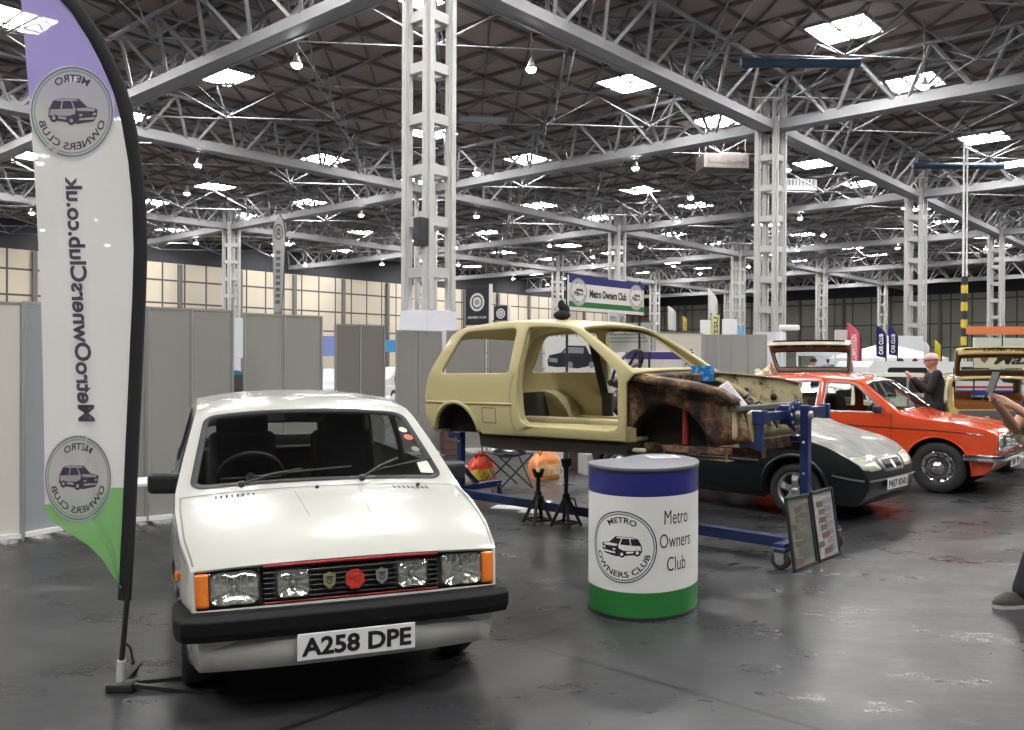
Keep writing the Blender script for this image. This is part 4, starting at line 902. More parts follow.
def rover():
    FA = V((3.42, 9.34, 0)); root = empty('hatchback_car', FA, -R(45), 'dusty dark green hatchback parked behind the round counter and the bodyshell', 'car')
    gp = dusty('dark green car paint', (.0022, .007, .007), (.34, .34, .31), .9, .42); ds = mat('dark lower bumper plastic', (.008, .018, .016), .35)
    pr = catmull([(.58, .17), (.645, .25), (.685, .36), (.68, .44), (.66, .51), (.62, .58), (.54, .645), (.35, .75), (0., .84), (-.25, .90), (-.34, .94), (-.65, 1.12), (-.90, 1.25), (-1.0, 1.28), (-1.25, 1.315), (-1.6, 1.335), (-2.0, 1.32), (-2.28, 1.285), (-2.40, 1.235), (-2.60, .93), (-2.70, .80), (-2.75, .60), (-2.74, .42), (-2.66, .235)], .07)
    W2 = [(-2.75, .68), (-2.6, .725), (-2.2, .775), (-1.5, .785), (-.8, .785), (0., .785), (.3, .775), (.45, .75), (.56, .70), (.64, .63), (.69, .57)]
    c = Car(pr, W2, .30, .90, [(0, .0), (.3, .05), (.6, .03), (.9, .03), (1.7, .035), (2.1, .05), (2.5, .06), (3.4, .055), (4.4, .06), (5, .0)])
    arc = [(0, .285, .34), (-2.26, .285, .335)]
    win_f = rpoly([(-.46, .94), (-1.46, .93), (-1.44, 1.245), (-1.05, 1.22), (-.96, 1.19)], .04); win_r = rpoly([(-1.56, .93), (-2.40, .935), (-2.26, 1.18), (-2.14, 1.242), (-1.54, 1.25)], .06)
    s0 = c.sx(-.345, .945); s1 = c.sx(-.91, 1.252); ws = rrect(s0, -.70, s1, .70, .07); r0 = c.sx(-2.43, 1.19); r1 = c.sx(-2.585, .95); rw = rrect(r0, -.62, r1, .62, .06)
    body(c, root, gp, arc, .18, [win_f, win_r], [ws, rw]); wells(c, root, arc, .20)
    u = MB(); u.prism([(.5, .30), (-.4, .2), (-1.9, .2), (-2.64, .28), (-2.64, .32), (.5, .36)], -.55, .55, lambda a, b, h: V((a, h, b))); u.build('underbody', under_m, root)
    TO = lambda off: c.top(off)
    window(root, 'windscreen', ws, TO, .035); window(root, 'rear_window', rw, TO, .03)
    for sg in (1, -1):
        SO = lambda off: c.side(sg, off)
        window(root, 'side_window', win_f, SO, .02); window(root, 'quarter_window', win_r, SO, .02)
        d = MB(); strip_ribbon(d, dense([(-.42, .93), (-.42, .5), (-.44, .24), (-1.52, .24), (-1.52, 1.27)]), .007, c.side(sg, .002)); d.build('door_seam', ink, root)
        d = MB(); strip_ribbon(d, dense([(-.38, .55), (-1.9, .55)]), .04, c.side(sg, .008)); o = d.build('side_rubbing_strip', ds, root, solid=.008)
        d = MB(); strip_ribbon(d, dense([(-.38, .568), (-1.9, .568)]), .010, c.side(sg, .010)); d.build('chrome_strip', silver, o)
        a = arch(0, .285, .36, .24, 20); d = MB(); strip_ribbon(d, a, .04, c.side(sg, .012)); d.build('arch_flare', gp, root, solid=.014)
        for x in (0, -2.26): make_wheel(root, (x, sg * .68, .285), sg, .285, .165, 'spoke', hub=.185)
        MB().box((-1.40, sg * (c.Y(-1.4, .82) + .012), .82), (.14, .02, .03)).build('door_handle', ds, root, bev=.006); mirror_part(root, (-.55, sg * .85, .96), sg, gp)
        tl = c.sx(.663, .505); th = c.sx(.58, .62)
        P_ = rpoly([(tl, sg * .36), (th + .0, sg * .40), (th + .05, sg * .62), (th + .06, sg * .742), (tl + .03, sg * .746), (tl, sg * .6)], .03)
        o = slab(c, root, 'headlamp', 0, 0, 0, 0, mat('cloudy headlamp glass', (.50, .52, .42), .15, coat=.8, vary=.15, vscale=12), -.02, .006, poly=P_, step=.04)
        d = MB(); strip_ribbon(d, dense(P_, .03, True), .012, c.top(.004)); d.build('headlamp_seal', ink, root)
        d = MB(); strip_ribbon(d, dense([(th + .03, sg * .40), (c.sx(-.2, .9), sg * .62)]), .012, c.top(.004)); strip_ribbon(d, dense([(th + .2, sg * .22), (c.sx(-.1, .88), sg * .3)]), .008, c.top(.003)); d.build('bonnet_crease', mat('dusty crease', (.1, .11, .1), .6), root)
    tg0 = c.sx(.668, .485); tg1 = c.sx(.60, .60)
    slab(c, root, 'grille_surround', tg0, tg1, -.30, .30, mat('dull chrome', (.45, .46, .42), .35, .7), -.02, .010, r=.05)
    o = slab(c, root, 'grille', tg0 + .028, tg1 - .028, -.25, .25, ink, .0, .013, r=.03)
    for w in (0,): q = MB(); strip_ribbon(q, [(tg0 + .02, w), (tg1 - .02, w)], .07, c.top(.016)); q.build('grille_badge', MATS['dull chrome'], o)
    # bumper line with chrome strip
    f = c.top(.012); f2 = c.top(.02); tb = c.sx(.68, .425)
    q = MB(); strip_ribbon(q, dense([(tb, -.75), (tb, .75)], .06), .018, f2); q.build('bumper_strip', silver, root)
    for sg in (1, -1): q = MB(); strip_ribbon(q, dense([(.66, .43), (.40, .48)], .05), .018, c.side(sg, .012)); q.build('bumper_strip', silver, root); q = MB(); strip_ribbon(q, dense([(.64, .48), (.36, .53)], .05), .01, c.side(sg, .004)); q.build('bumper_gap', ink, root)
    q = MB(); strip_ribbon(q, dense([(c.sx(.672, .47), -.75), (c.sx(.672, .47), .75)], .06), .01, c.top(.003)); q.build('bumper_gap', ink, root)
    plate(root, (.742, 0, .375), 0, 'P457 KNU', .52, .111, tilt=.05)
    q = MB(); patch(q, rrect(c.sx(.62, .21), -.45, c.sx(.65, .26), .45, .02), [], c.top(.004), .1); q.build('lower_intake', ink, root)
    MB().prism([(-.45, .62), (-.42, .92), (-.60, .945), (-.80, .72)], -.66, .66, lambda a, b, h: V((a, h, b))).build('dashboard', blackp, root, bev=.02)
    seat(root, -1.25, -.34, .48); seat(root, -1.25, .34, .48); steering(root, (-.86, -.34, .86), .55, .18)
    return root, c
rover()
# ================================================================ ORANGE AND OTHER FIVE-DOOR CARS
def maxi(loc, rz, label, col, open_hatch=False, name='estate_hatchback_car', inner_col=(.03, .03, .03), hatch_ang=100, det=True, plate_txt=None, seatm=None, hatch_in=(.2, .13, .09)):
    root = empty(name, loc, rz, label, 'car')
    paint = mat('car paint %s' % label[:14], col, .22, coat=.8)
    pr = catmull([(.50, .26), (.57, .32), (.60, .38), (.615, .44), (.625, .52), (.64, .72), (.615, .765), (.52, .80), (.30, .845), (0., .88), (-.36, .925), (-.44, .955), (-.70, 1.16), (-.92, 1.325), (-1.02, 1.36), (-1.3, 1.385), (-1.7, 1.40), (-2.3, 1.385), (-2.62, 1.35), (-2.76, 1.29), (-3.02, 1.02), (-3.16, .90), (-3.22, .80), (-3.23, .55), (-3.18, .30)], .07, (4, 11, 19))
    Wm = [(-3.23, .70), (-3.1, .75), (-2.7, .80), (-2., .82), (-1., .82), (-.2, .815), (.3, .80), (.5, .78), (.64, .74)]
    c = Car(pr, Wm, .34, .93, [(0, .0), (.4, .035), (.6, .035), (1., .035), (1.4, .03), (1.7, .05), (2.1, .055), (3., .05), (4., .05), (4.4, .04), (5, .02), (5.6, .02)])
    arc = [(0, .31, .37), (-2.64, .31, .36)]
    wf = rpoly([(-.60, .965), (-1.40, .955), (-1.38, 1.335), (-1.06, 1.315), (-.98, 1.28)], .04); wr = rpoly([(-1.50, .955), (-2.36, .96), (-2.20, 1.32), (-1.48, 1.338)], .045); wq = rpoly([(-2.46, .97), (-2.86, 1.0), (-2.66, 1.20), (-2.52, 1.31), (-2.32, 1.315)], .04)
    s0 = c.sx(-.45, .965); s1 = c.sx(-.905, 1.31); r0 = c.sx(-2.79, 1.265); r1 = c.sx(-3.02, 1.03); t0 = c.sx(.63, .56); t1 = c.sx(.636, .735)
    ws = rrect(s0, -.69, s1, .69, .06); rw = rrect(r0, -.60, r1, .60, .05); nose = rrect(t0, -.69, t1, .69, .015)
    h0 = c.sx(-2.70, 1.32); h1 = c.sx(-3.15, .90); hat = rrect(h0, -.66, h1, .66, .06)
    holes = [ws, nose] + ([hat] if open_hatch else [rw])
    body(c, root, paint, arc, .24, [wf, wr, wq], holes, step=.10); wells(c, root, arc, .24)
    u = MB(); u.prism([(.5, .32), (-.4, .22), (-2.2, .22), (-3.1, .3), (-3.1, .35), (.5, .38)], -.6, .6, lambda a, b, h: V((a, h, b))); u.build('underbody', under_m, root)
    TO = lambda off: c.top(off); window(root, 'windscreen', ws, TO, .03, sealm=chrome if det else rubber)
    if not open_hatch: window(root, 'rear_window', rw, TO, .03)
    for sg in (1, -1):
        SO = lambda off: c.side(sg, off)
        window(root, 'front_side_window', wf, SO, .018, sealm=silver); window(root, 'rear_side_window', wr, SO, .018, sealm=silver); window(root, 'quarter_window', wq, SO, .018, sealm=silver)
        d = MB(); strip_ribbon(d, dense([(-.53, .95), (-.53, .6), (-.55, .27), (-1.45, .27), (-1.45, 1.36)]), .007, c.side(sg, .002)); strip_ribbon(d, dense([(-1.45, .27), (-2.15, .27), (-2.35, .6), (-2.41, .95), (-2.27, 1.34)]), .007, c.side(sg, .002)); d.build('door_seam', ink, root)
        d = MB(); strip_ribbon(d, dense([(.42, .745), (.0, .765), (-1., .785), (-2.4, .79), (-3.1, .78)]), .012, c.side(sg, .006)); d.build('waist_trim', blackp, root, solid=.005)
        d = MB(); strip_ribbon(d, dense([(.50, .735), (.34, .75)]), .014, c.side(sg, .010)); d.build('wing_flash', chrome, root, solid=.006)
        for x in (0, -2.64): make_wheel(root, (x, sg * .70, .315), sg, .315, .165, 'disc', chrome if det else silver, hub=.185)
        for x in (-1.34, -2.15): MB().box((x, sg * (c.Y(x, .86) + .015), .865), (.13, .02, .025)).build('door_handle', chrome, root, bev=.006)
        mirror_part(root, (-.68, sg * .88, 1.0), sg, blackp, .8)
        a = arch(0, .31, .38, .26, 20); d = MB(); strip_ribbon(d, a, .02, c.side(sg, .006)); d.build('arch_lip', paint, root, solid=.008)
    mb = MB(); patch(mb, rrect(t0 - .01, -.70, t1 + .01, .70, .01), [], c.top(-.05), .1); mb.build('nose_recess', ink, root)
    H_ = t1 - t0
    for sg in (1, -1):
        a, b = sorted((sg * .45, sg * .67)); o = slab(c, root, 'headlamp', t0 + .01, t1 - .01, a, b, lens_m, -.008, .004, r=.02); lampbowl(c, o, (t0 + t1) / 2, (a + b) / 2, H_ * .42, .10, .04)
        a, b = sorted((sg * .43, sg * .69)); 
        q = MB(); strip_ribbon(q, dense(rrect(t0 + .004, a, t1 - .004, b, .02), .05, True), .02, c.top(.006)); q.build('headlamp_rim', chrome, root, solid=.01)
    for k in range(5):
        q = MB(); strip_ribbon(q, dense([(t0 + .02 + k * (H_ - .04) / 4, -.42), (t0 + .02 + k * (H_ - .04) / 4, .42)], .1), .012, c.top(.002)); q.build('grille_bar', chrome, root, solid=.02)
    q = MB(); strip_ribbon(q, dense([(t0 + .01, 0), (t1 - .01, 0)], .05), .05, c.top(.008)); q.build('grille_centre', chrome, root, solid=.01)
    bp = [(.30, -.83), (.45, -.825), (.60, -.80), (.66, -.74)] + [(.685, -.7 + .14 * k) for k in range(11)] + [(.66, .74), (.60, .80), (.45, .825), (.30, .83)]
    sweep(root, 'front_bumper', bp, [(-.01, .42), (.02, .43), (.03, .465), (.02, .50), (-.01, .51)], chrome, bev=.004)
    rp = [(-2.95, .80), (-3.15, .79), (-3.25, .74), (-3.275, .66)] + [(-3.28, .6 - .12 * k) for k in range(11)] + [(-3.275, -.66), (-3.25, -.74), (-3.15, -.79), (-2.95, -.80)]
    sweep(root, 'rear_bumper', rp, [(-.01, .42), (.02, .43), (.03, .465), (.02, .50), (-.01, .51)], chrome, bev=.004)
    plate(root, (.70, 0, .385), 0, 'LRM 78P' if not plate_txt else plate_txt, .52, .111)
    im = mat('cabin trim %s' % label[:14], inner_col, .85)
    MB().prism([(-.50, .62), (-.50, .91), (-.68, .94), (-.86, .72)], -.66, .66, lambda a, b, h: V((a, h, b))).build('dashboard', blackp, root, bev=.02)
    MB().box((-1.6, 0, .33), (2.3, 1.4, .05)).build('cabin_floor', im, root)
    for y in (-.36, .36): seat(root, -1.28, y, .50, im, head=False)
    MB().box((-1.98, 0, .52), (.46, 1.22, .2)).build('rear_seat_cushion', im, root, bev=.05); MB().box((-2.24, 0, .78), (.14, 1.22, .5), M=Matrix.Rotation(-.25, 3, 'Y')).build('rear_seat_back', im, root, bev=.05)
    MB().box((-2.75, 0, .72), (.85, 1.26, .03)).build('boot_floor', im, root)
    steering(root, (-.94, -.36, .92), .6, .2)
    if open_hatch:
        hin = mat('hatch lining %s' % label[:14], hatch_in, .7)
        hp = c.top(0)(h0 - .02, 0); hz = V((hp.x, 0, hp.z)); Mh = Matrix.Rotation(R(hatch_ang), 3, 'Y')   # swing up about the hinge line
        def sw(off):
            f = c.top(off); return lambda t, w: hz + Mh @ (f(t, w) - hz)
        q = MB(); hat2 = rrect(h0 + .01, -.655, h1 - .01, .655, .06)
        patch(q, hat2, [rw], sw(0), .1); o = q.build('tailgate', [paint], root, solid=.03, weld=.001, bev=.006)
        q = MB(); q.grid(lambda u, v: sw(.01 - .13 * v)(h1 - .005, -.655 + 1.31 * u), 12, 3); q.build('tailgate_lip', paint, o, solid=.015)
        q = MB(); patch(q, rrect(h1 + .02, -.64, c.sx(-3.215, .58), .64, .03), [], c.top(.004), .1); q.build('rear_tail_panel', mat('dark tail panel', (.02, .018, .018), .4), root)
        q = MB(); cut = [rrect(r1 + .08, w, r1 + .20, w + .22, .03) for w in (-.56, -.27, .05, .34)]; patch(q, rrect(h0 + .03, -.63, h1 - .03, .63, .05), [inset(ccw(rw), -.012)] + cut, sw(-.035), .08); q.build('tailgate_lining', hin, o, solid=.008)
        q = MB(); patch(q, rrect(r1 + .06, -.58, r1 + .22, .58, .03), [], sw(-.031), .1); q.build('tailgate_cavity', ink, o)
        window(o, 'tailgate_glass', rw, sw, .03)
        for sg in (1, -1): a = sw(-.05)((r0 + r1) / 2, sg * .67); b = V((-2.75, sg * .60, 1.12)); MB().tube([a, a + (b - a) * .5], .012, 6).build('gas_strut', silver, root); MB().tube([a + (b - a) * .5, b], .02, 8).build('strut_body', blackp, root)
        if plate_txt:
            q = MB(); text(q, plate_txt, .62, .055, lambda a, b: sw(-.05 + b)(h1 + .015, -a), 0, .03); q.build('tailgate_lettering', ink, o)
    return root, c
maxi((5.70, 11.14, 0), -R(40), 'bright orange-red five-door hatchback with chrome bumper and shiny hubcaps at the right', (.72, .075, .018), inner_col=(.07, .06, .05))
# ================================================================ CLUB COUNTER
def ease_closed(pts, n=8):
    out = []; m = len(pts)
    for i in range(m):
        p0, p1, p2, p3 = (V(pts[(i + k - 1) % m]) for k in range(4))
        for j in range(n):
            t = j / n; q = .5 * ((2 * p1) + (p2 - p0) * t + (2 * p0 - 5 * p1 + 4 * p2 - p3) * t * t + (3 * p1 - p0 - 3 * p2 + p3) * t ** 3); out.append((q.x, q.y))
    return out
navy = mat('printed navy', (.014, .018, .15), .45); grn = mat('printed green', (.02, .17, .035), .45); whp = mat('printed white', (.72, .72, .70), .45); blk = mat('printed black', (.012, .012, .014), .5)
def counter():
    C0 = V((.86, 5.66, 0)); root = empty('promotional_counter', C0 + V((.015, 0, 0)), 0, 'waist high curved club counter with blue and green bands and a round car emblem', 'counter')
    pl = ease_closed([(.49, 5.56), (.56, 5.40), (.68, 5.31), (.82, 5.29), (.97, 5.34), (1.12, 5.47), (1.21, 5.66), (1.225, 5.90), (1.14, 6.10), (.97, 6.15), (.84, 6.03), (.74, 5.90), (.60, 5.79), (.51, 5.70)])
    pl = [(x - C0.x, y - C0.y) for x, y in pl]; n = len(pl); S = [0.]
    for i in range(n): S.append(S[-1] + hypot(pl[(i + 1) % n][0] - pl[i][0], pl[(i + 1) % n][1] - pl[i][1]))
    def P(s, z, off=0.):
        s = s % S[-1]
        for i in range(n):
            if s <= S[i + 1]:
                a = V(pl[i]); b = V(pl[(i + 1) % n]); t = (s - S[i]) / (S[i + 1] - S[i]); p = a + (b - a) * t; d = (b - a).normalized()
                a2 = V(pl[i - 1]); d2 = (b - a2).normalized(); return V((p.x + d2.y * off, p.y - d2.x * off, z))
    def sfor(px):
        best = min((abs(512 + F * (P(s / 200, 0).x + C0.x) / (P(s / 200, 0).y + C0.y) - px), s / 200) for s in range(0, int(S[-1] * 200 * .45))); return best[1]
    ov = lambda k: [(x * k, y * k) for x, y in pl]
    band = lambda z0, z1, name, m: MB().add([V((x, y, z)) for z in (z0, z1) for x, y in pl], [(i, (i + 1) % n, n + (i + 1) % n, n + i) for i in range(n)], 0, True).build(name, m, root)
    band(.765, .925, 'blue_band', navy); band(.175, .765, 'white_wrap', whp); band(.02, .175, 'green_band', grn)
    top = MB().prism(ov(1.015), .926, .94); top.build('counter_top', mat('grey counter top', (.16, .165, .19), .4), root, bev=.004)
    MB().prism(ov(1.02), 0, .022).build('base_plate', blackp, root, bev=.003)
    MB().add([V((x * 1.012, y * 1.012, z)) for z in (.915, .927) for x, y in pl], [(i, (i + 1) % n, n + (i + 1) % n, n + i) for i in range(n)], 0, True).build('top_edge', blackp, root)
    s0 = sfor(619.5); fn = lambda x, y, k: P(s0 + x, .452 + y, .0015 + .0006 * k)
    q = MB(); logo(q, .222, fn); q.build('club_emblem', [navy, grn, blk, whp], root)
    s1 = sfor(675.5); q = MB()
    for t_, w, y in (('Metro', .205, .635), ('Owners', .27, .49), ('Club', .165, .345)): q = MB(); text(q, t_, w, .088, lambda a, b: P(s1 + a, y + b, .002), 0, -.004); q.build('club_lettering', blk, root)
    return root
counter()
o = empty('paper_leaflet', (1.04, 5.93, .9415), .15, 'white paper leaflet lying on top of the round club counter', 'leaflet')
MB().box((0, 0, .002), (.21, .15, .004)).build('sheet', mat('leaflet paper', (.75, .75, .75), .5), o)
q = MB(); [q.box((0, .05 - .02 * k, .0046), (.16, .006, .0006)) for k in range(5)]; q.build('printed_lines', MATS['grey print'], o)
# ================================================================ BIG FEATHER FLAG
def flag():
    Yb = 4.16; base = gnd(120, 691); base.z = 0
    root = empty('feather_flag', base, 0, 'large feather flag seen from behind, lilac top, white middle, green foot, in the left foreground', 'flag')
    def PX(px, py, dy=0.): return at(px, py, Yb + dy) - base
    sl_o = [(600, 131.5), (580, 132.5), (520, 136), (450, 139), (400, 141.5), (340, 144), (300, 146), (250, 147.5), (200, 146), (160, 142), (120, 135), (90, 127), (60, 114), (35, 101), (10, 84), (-10, 65), (-28, 44), (-38, 22), (-40, 4)]
    def xo(y): 
        for (a, p), (b, q) in zip(sl_o, sl_o[1:]):
            if b <= y <= a: return p + (q - p) * (a - y) / (a - b)
        return sl_o[0][1] if y > 600 else sl_o[-1][1]
    le = [(600, 122), (587, 122), (575, 112), (560, 103), (545, 88), (535, 72), (520, 50), (510, 45), (470, 44.5), (400, 43.5), (300, 41), (200, 36), (120, 31), (60, 26), (0, 21), (-20, 16), (-40, 4)]
    def xl(y):
        for (a, p), (b, q) in zip(le, le[1:]):
            if b <= y <= a: return p + (q - p) * (a - y) / (a - b)
        return 122 if y > 587 else 4
    def cloth(u, y, off=0.):
        """u 0 at the pole sleeve .. 1 at the free edge"""
        w_ = 14 if y > 20 else 12; a = xo(y) - w_ + 1; b = xl(y); x = a + (b - a) * u
        wave = .025 * sin(y * .012 + 2.2 * u) * u + .014 * math.exp(-((u - (.82 - (y - 120) * .00105)) / .09) ** 2) * min(1, max(0, (y - 100) / 60))
        return PX(x, y, -.10 * u + wave + off)
    mats = [cloth_mat('lilac flag cloth', (.36, .31, .62), .06), cloth_mat('white flag cloth', (.66, .65, .63), .03), cloth_mat('green flag cloth', (.20, .42, .16), .06)]
    def mf(u, v):
        y = 588 - v * 627; yb = 122 - 22 * u
        return 0 if y < yb else (2 if y > 487 + 17 * u else 1)
    q = MB(); q.grid(lambda u, v: cloth(u, 588 - v * 627), 28, 150, mf=mf); q.build('flag_cloth', mats, root)
    # sleeve: flattened tube
    q = MB(); ys = [600 - 10 * k for k in range(64)] + [-36, -40]; vs = []; m = 8
    for y in ys:
        x = xo(y); w_ = 7; c0 = PX(x - w_, y)
        nrm_ = V((1, 0, 0)); t = (PX(xo(y - 5), y - 5) - PX(xo(y + 5), y + 5)).normalized(); nn = V((t.z, 0, -t.x))
        for k in range(m): a = 2 * pi * k / m; vs.append(c0 + nn * (.034 * cos(a)) + V((0, .012 * sin(a), 0)))
    q.add(vs, [(i * m + k, i * m + (k + 1) % m, (i + 1) * m + (k + 1) % m, (i + 1) * m + k) for i in range(len(ys) - 1) for k in range(m)], 0, True); q.build('pole_sleeve', mat('black sleeve fabric', (.012, .012, .015), .8), root)
    MB().tube([PX(120.5, 672), PX(128, 590), PX(132, 520)], .013, 10).build('pole', blackp, root)
    MB().tube([PX(120, 686), PX(121.5, 660)], .02, 12).build('ground_socket', mat('worn white tape', (.5, .5, .48), .6), root)
    MB().box(PX(122, 688) + V((0, 0, .01)), (.13, .09, .045)).build('base_block', blackp, root, bev=.012)
    c0 = PX(122, 688); 
    for d in (V((.62, .36, -.03)), V((.66, -.05, -.03)), V((-.1, .5, -.03))): MB().bar(c0 + V((0, 0, .02)), c0 + d, .022, .02).build('base_leg', blackp, root)
    MB().tube([PX(125, 643), PX(130, 647), PX(132, 655), PX(133, 662)], .006, 6).build('tether_cord', blackp, root); MB().ball(PX(133, 662), (.01, .01, .016), 8).build('cord_toggle', blackp, root)
    # printing: seen from the back, so everything is mirrored
    inkm = cloth_mat('flag ink', (.10, .09, .13), .0, .2); gink = cloth_mat('faded green ring', (.28, .45, .28), 0., .3); nink = cloth_mat('faded navy ring', (.22, .24, .42), 0., .3)
    sc = 4.16 / 864
    def place(px, py, off):
        a = xo(py) - 13; b = xl(py); return cloth((a - px) / (a - b), py, -off)
    def lg(cx, cy, rx, ry): return lambda x, y, k: place(cx - x * rx, cy - y * ry, .004 + .0012 * k)
    for cx, cy, rx, ry in ((72, 112, 41, 45), (78, 478, 33, 42)):
        q = MB(); logo(q, 1.0, lg(cx, cy, rx, ry)); q.build('club_emblem', [nink, gink, inkm, mats[1]], root)
    q = MB(); H_ = 245.; 
    def tf(x, y):       # x along the lettering (up the flag), y towards the pole
        py = 299 - x; return place(80 + y - .03 * (py - 299) * 0 + (py - 299) * .055, py, .006)
    text(q, 'MetroOwnersClub.co.uk', 245, 17, tf, 0, .03, cx=0, cy=0); q.build('web_lettering', inkm, root)
flag()
# ================================================================ FRAMED POSTERS
def framed(p0, p1, h, lab, tone, k):
    p0 = V(p0); p1 = V(p1); d = (p1 - p0); w = d.length; d.normalize(); back = V((-d.y, d.x, 0)); lean = .085
    root = empty('framed_poster', (p0 + p1) / 2, atan2(d.y, d.x), lab, 'poster'); up = V((0, sin(.14), cos(.14))); nb = V((0, cos(.14), -sin(.14)))
    f = lambda a, b, c=0.: V((a, 0, 0)) + up * b + nb * c
    fm = mat('black picture frame', (.015, .015, .016), .4); M = Matrix.Rotation(-.14, 3, 'X')
    for a, b, ww, hh, nm in ((0, .012, w, .024, 'frame_rail'), (0, h - .012, w, .024, 'frame_rail'), (-w / 2 + .012, h / 2, .024, h, 'frame_stile'), (w / 2 - .012, h / 2, .024, h, 'frame_stile')): MB().box(f(a, b), (ww, .022, hh), M=M).build(nm, fm, root, bev=.003)
    MB().box(f(0, h / 2, .004), (w - .04, .006, h - .04), M=M).build('poster_print', mat('poster tone %d' % k, tone, .25, coat=.5, vary=.45, vscale=16), root)
    q = MB(); rr = random.Random(k); q2 = MB()
    for i in range(7):
        a = -w / 2 + .06 + rr.random() * (w - .12) * .4; b = .07 + i * (h - .12) / 7; (q if i % 2 else q2).box(f(a + .04, b, -.0005), (.10 + .05 * rr.random(), .002, .045), M=M)
        for j in range(3): q.box(f(w * .18, b + j * .016, -.0005), (w * .3, .002, .006), M=M)
    q.build('poster_text', mat('poster text grey', (.10, .10, .09), .5), root); q2.build('poster_photo', mat('poster photo tone', (.14, .07, .06), .5), root)
framed((2.145, 6.54, 0), (2.43, 6.84, 0), .56, 'left of the two black framed posters leaning on the blue stand, greyish print', (.16, .17, .13), 1)
framed((2.445, 6.855, 0), (2.735, 7.17, 0), .56, 'right of the two black framed posters leaning on the blue stand, paler print', (.36, .35, .36), 2)
# ================================================================ DISPLAY BOARDS
def board(x0, x1, Y0, Y1, top, lab, m, seam=True, h=None, post=True, name='display_board'):
    p = at(x0, 360, Y0); q_ = at(x1, 360, Y1); p.z = q_.z = 0; H_ = h or at((x0 + x1) / 2, top, (Y0 + Y1) / 2).z; d = (q_ - p).normalized(); w = (q_ - p).length
    root = empty(name, (p + q_) / 2, atan2(d.y, d.x), lab, 'display board')
    n = 2 if seam else 1
    for k in range(n):
        a = -w / 2 + w * k / n; b = a + w / n; MB().box(((a + b) / 2, 0, H_ / 2 + .03), (w / n - .012, .03, H_ - .06)).build('fabric_panel', m, root, bev=.005)
    for a in ([-w / 2, w / 2] if not seam else [-w / 2, 0, w / 2]):
        MB().tube([(a, -.012, 0), (a, -.012, H_)], .017, 8).build('frame_pole', frame_m, root)
    MB().box((0, 0, H_ - .005), (w, .04, .025)).build('top_rail', frame_m, root); MB().box((0, -.02, .05), (w, .06, .04)).build('bottom_rail', white_m, root)
    for a in (-w / 2 + .05, w / 2 - .05): MB().box((a, 0, .012), (.06, .42, .024)).build('foot', frame_m, root)
    return root
frame_m = mat('grey aluminium frame', (.40, .40, .38), .4, .5); fab = mat('grey loop fabric', (.28, .276, .255), .95, bump=.15, bscale=60, vary=.05, vscale=2); fabw = mat('pale board laminate', (.66, .63, .58), .6); fabl = mat('cream board panel', (.62, .59, .52), .6); fabb = mat('blue grey fabric', (.27, .29, .31), .95)
def fab2(k): return mat('grey fabric shade %d' % k, (.265 + .012 * k, .262 + .012 * k, .243 + .01 * k), .95, bump=.15, bscale=60)
b0 = board(-60, 22, 7.3, 7.55, 302, 'cream laminate display board at the far left edge, partly out of frame', fabw, False)
MB().tube([(-.3, -.02, 0), (-.3, -.02, 2.05)], .003, 4).build('panel_joint', frame_m, b0)
board(23, 60, 7.6, 7.9, 303, 'blue grey display board showing between the cream board and the feather flag', fabb, False)
board(62, 146, 8.0, 8.4, 305, 'grey display board hidden largely behind the big feather flag', fab2(0), True)
board(148, 232, 8.4, 8.9, 309, 'grey folding display board behind the driver side of the white hatchback', fab2(1), True)
board(244, 321, 9.3, 9.9, 315, 'tall grey fold-out display board behind the middle of the white hatchback roof', fab2(2), True)
board(335, 384, 12.0, 12.4, 325, 'narrower grey folding board with brown tint, right of the tall fold-out one', mat('brown grey fabric', (.20, .19, .17), .95), True)
board(396, 441, 14.2, 14.6, 331, 'grey folding board just under the clad base of the nearest column', fab2(0), True)
board(446, 485, 14.9, 15.1, 331, 'grey board seen behind the rear pillar of the yellow bodyshell', fab2(1), False)
board(488, 542, 15.1, 15.2, 331, 'grey board seen through the rear quarter window of the yellow bodyshell', fab2(0), True)
MB_ = MB().box((0, 0, 1.05), (.08, .08, 2.1)); o = MB_.build('white_post', white_m, None, bev=.005); o.location = gnd(443, 454); o.location.z = 0; tag(o, 'slim white post standing between two grey boards left of the yellow bodyshell', 'post')
board(655, 702, 16.4, 16.6, 333, 'cream display board seen past the windscreen frame of the bodyshell', fabl, False)
for k, (a, b) in enumerate(((703, 717), (718, 731), (732, 748), (749, 766))): board(a, b, 16.8 + .1 * k, 16.9 + .1 * k, 335, ['slim grey board next to the cream board, first of four to the right', 'slim grey board, second of four right of the cream board', 'slim grey board, third of four right of the cream board', 'slim grey board, last of four and nearest the bending man'][k], mat('cool grey fabric %d' % k, (.27 + .01 * k, .275 + .01 * k, .29), .95), False)
# low white trestle beside the left boards
o = empty('side_table', (-3.2, 7.6, 0), .35, 'low white side table by the grey boards, behind the white hatchback mirror', 'table')
MB().box((0, 0, .52), (.5, .4, .03)).build('table_top', white_m, o, bev=.005)
for a in (-.22, .22):
    for b in (-.17, .17): MB().box((a, b, .255), (.03, .03, .50)).build('leg', frame_m, o)
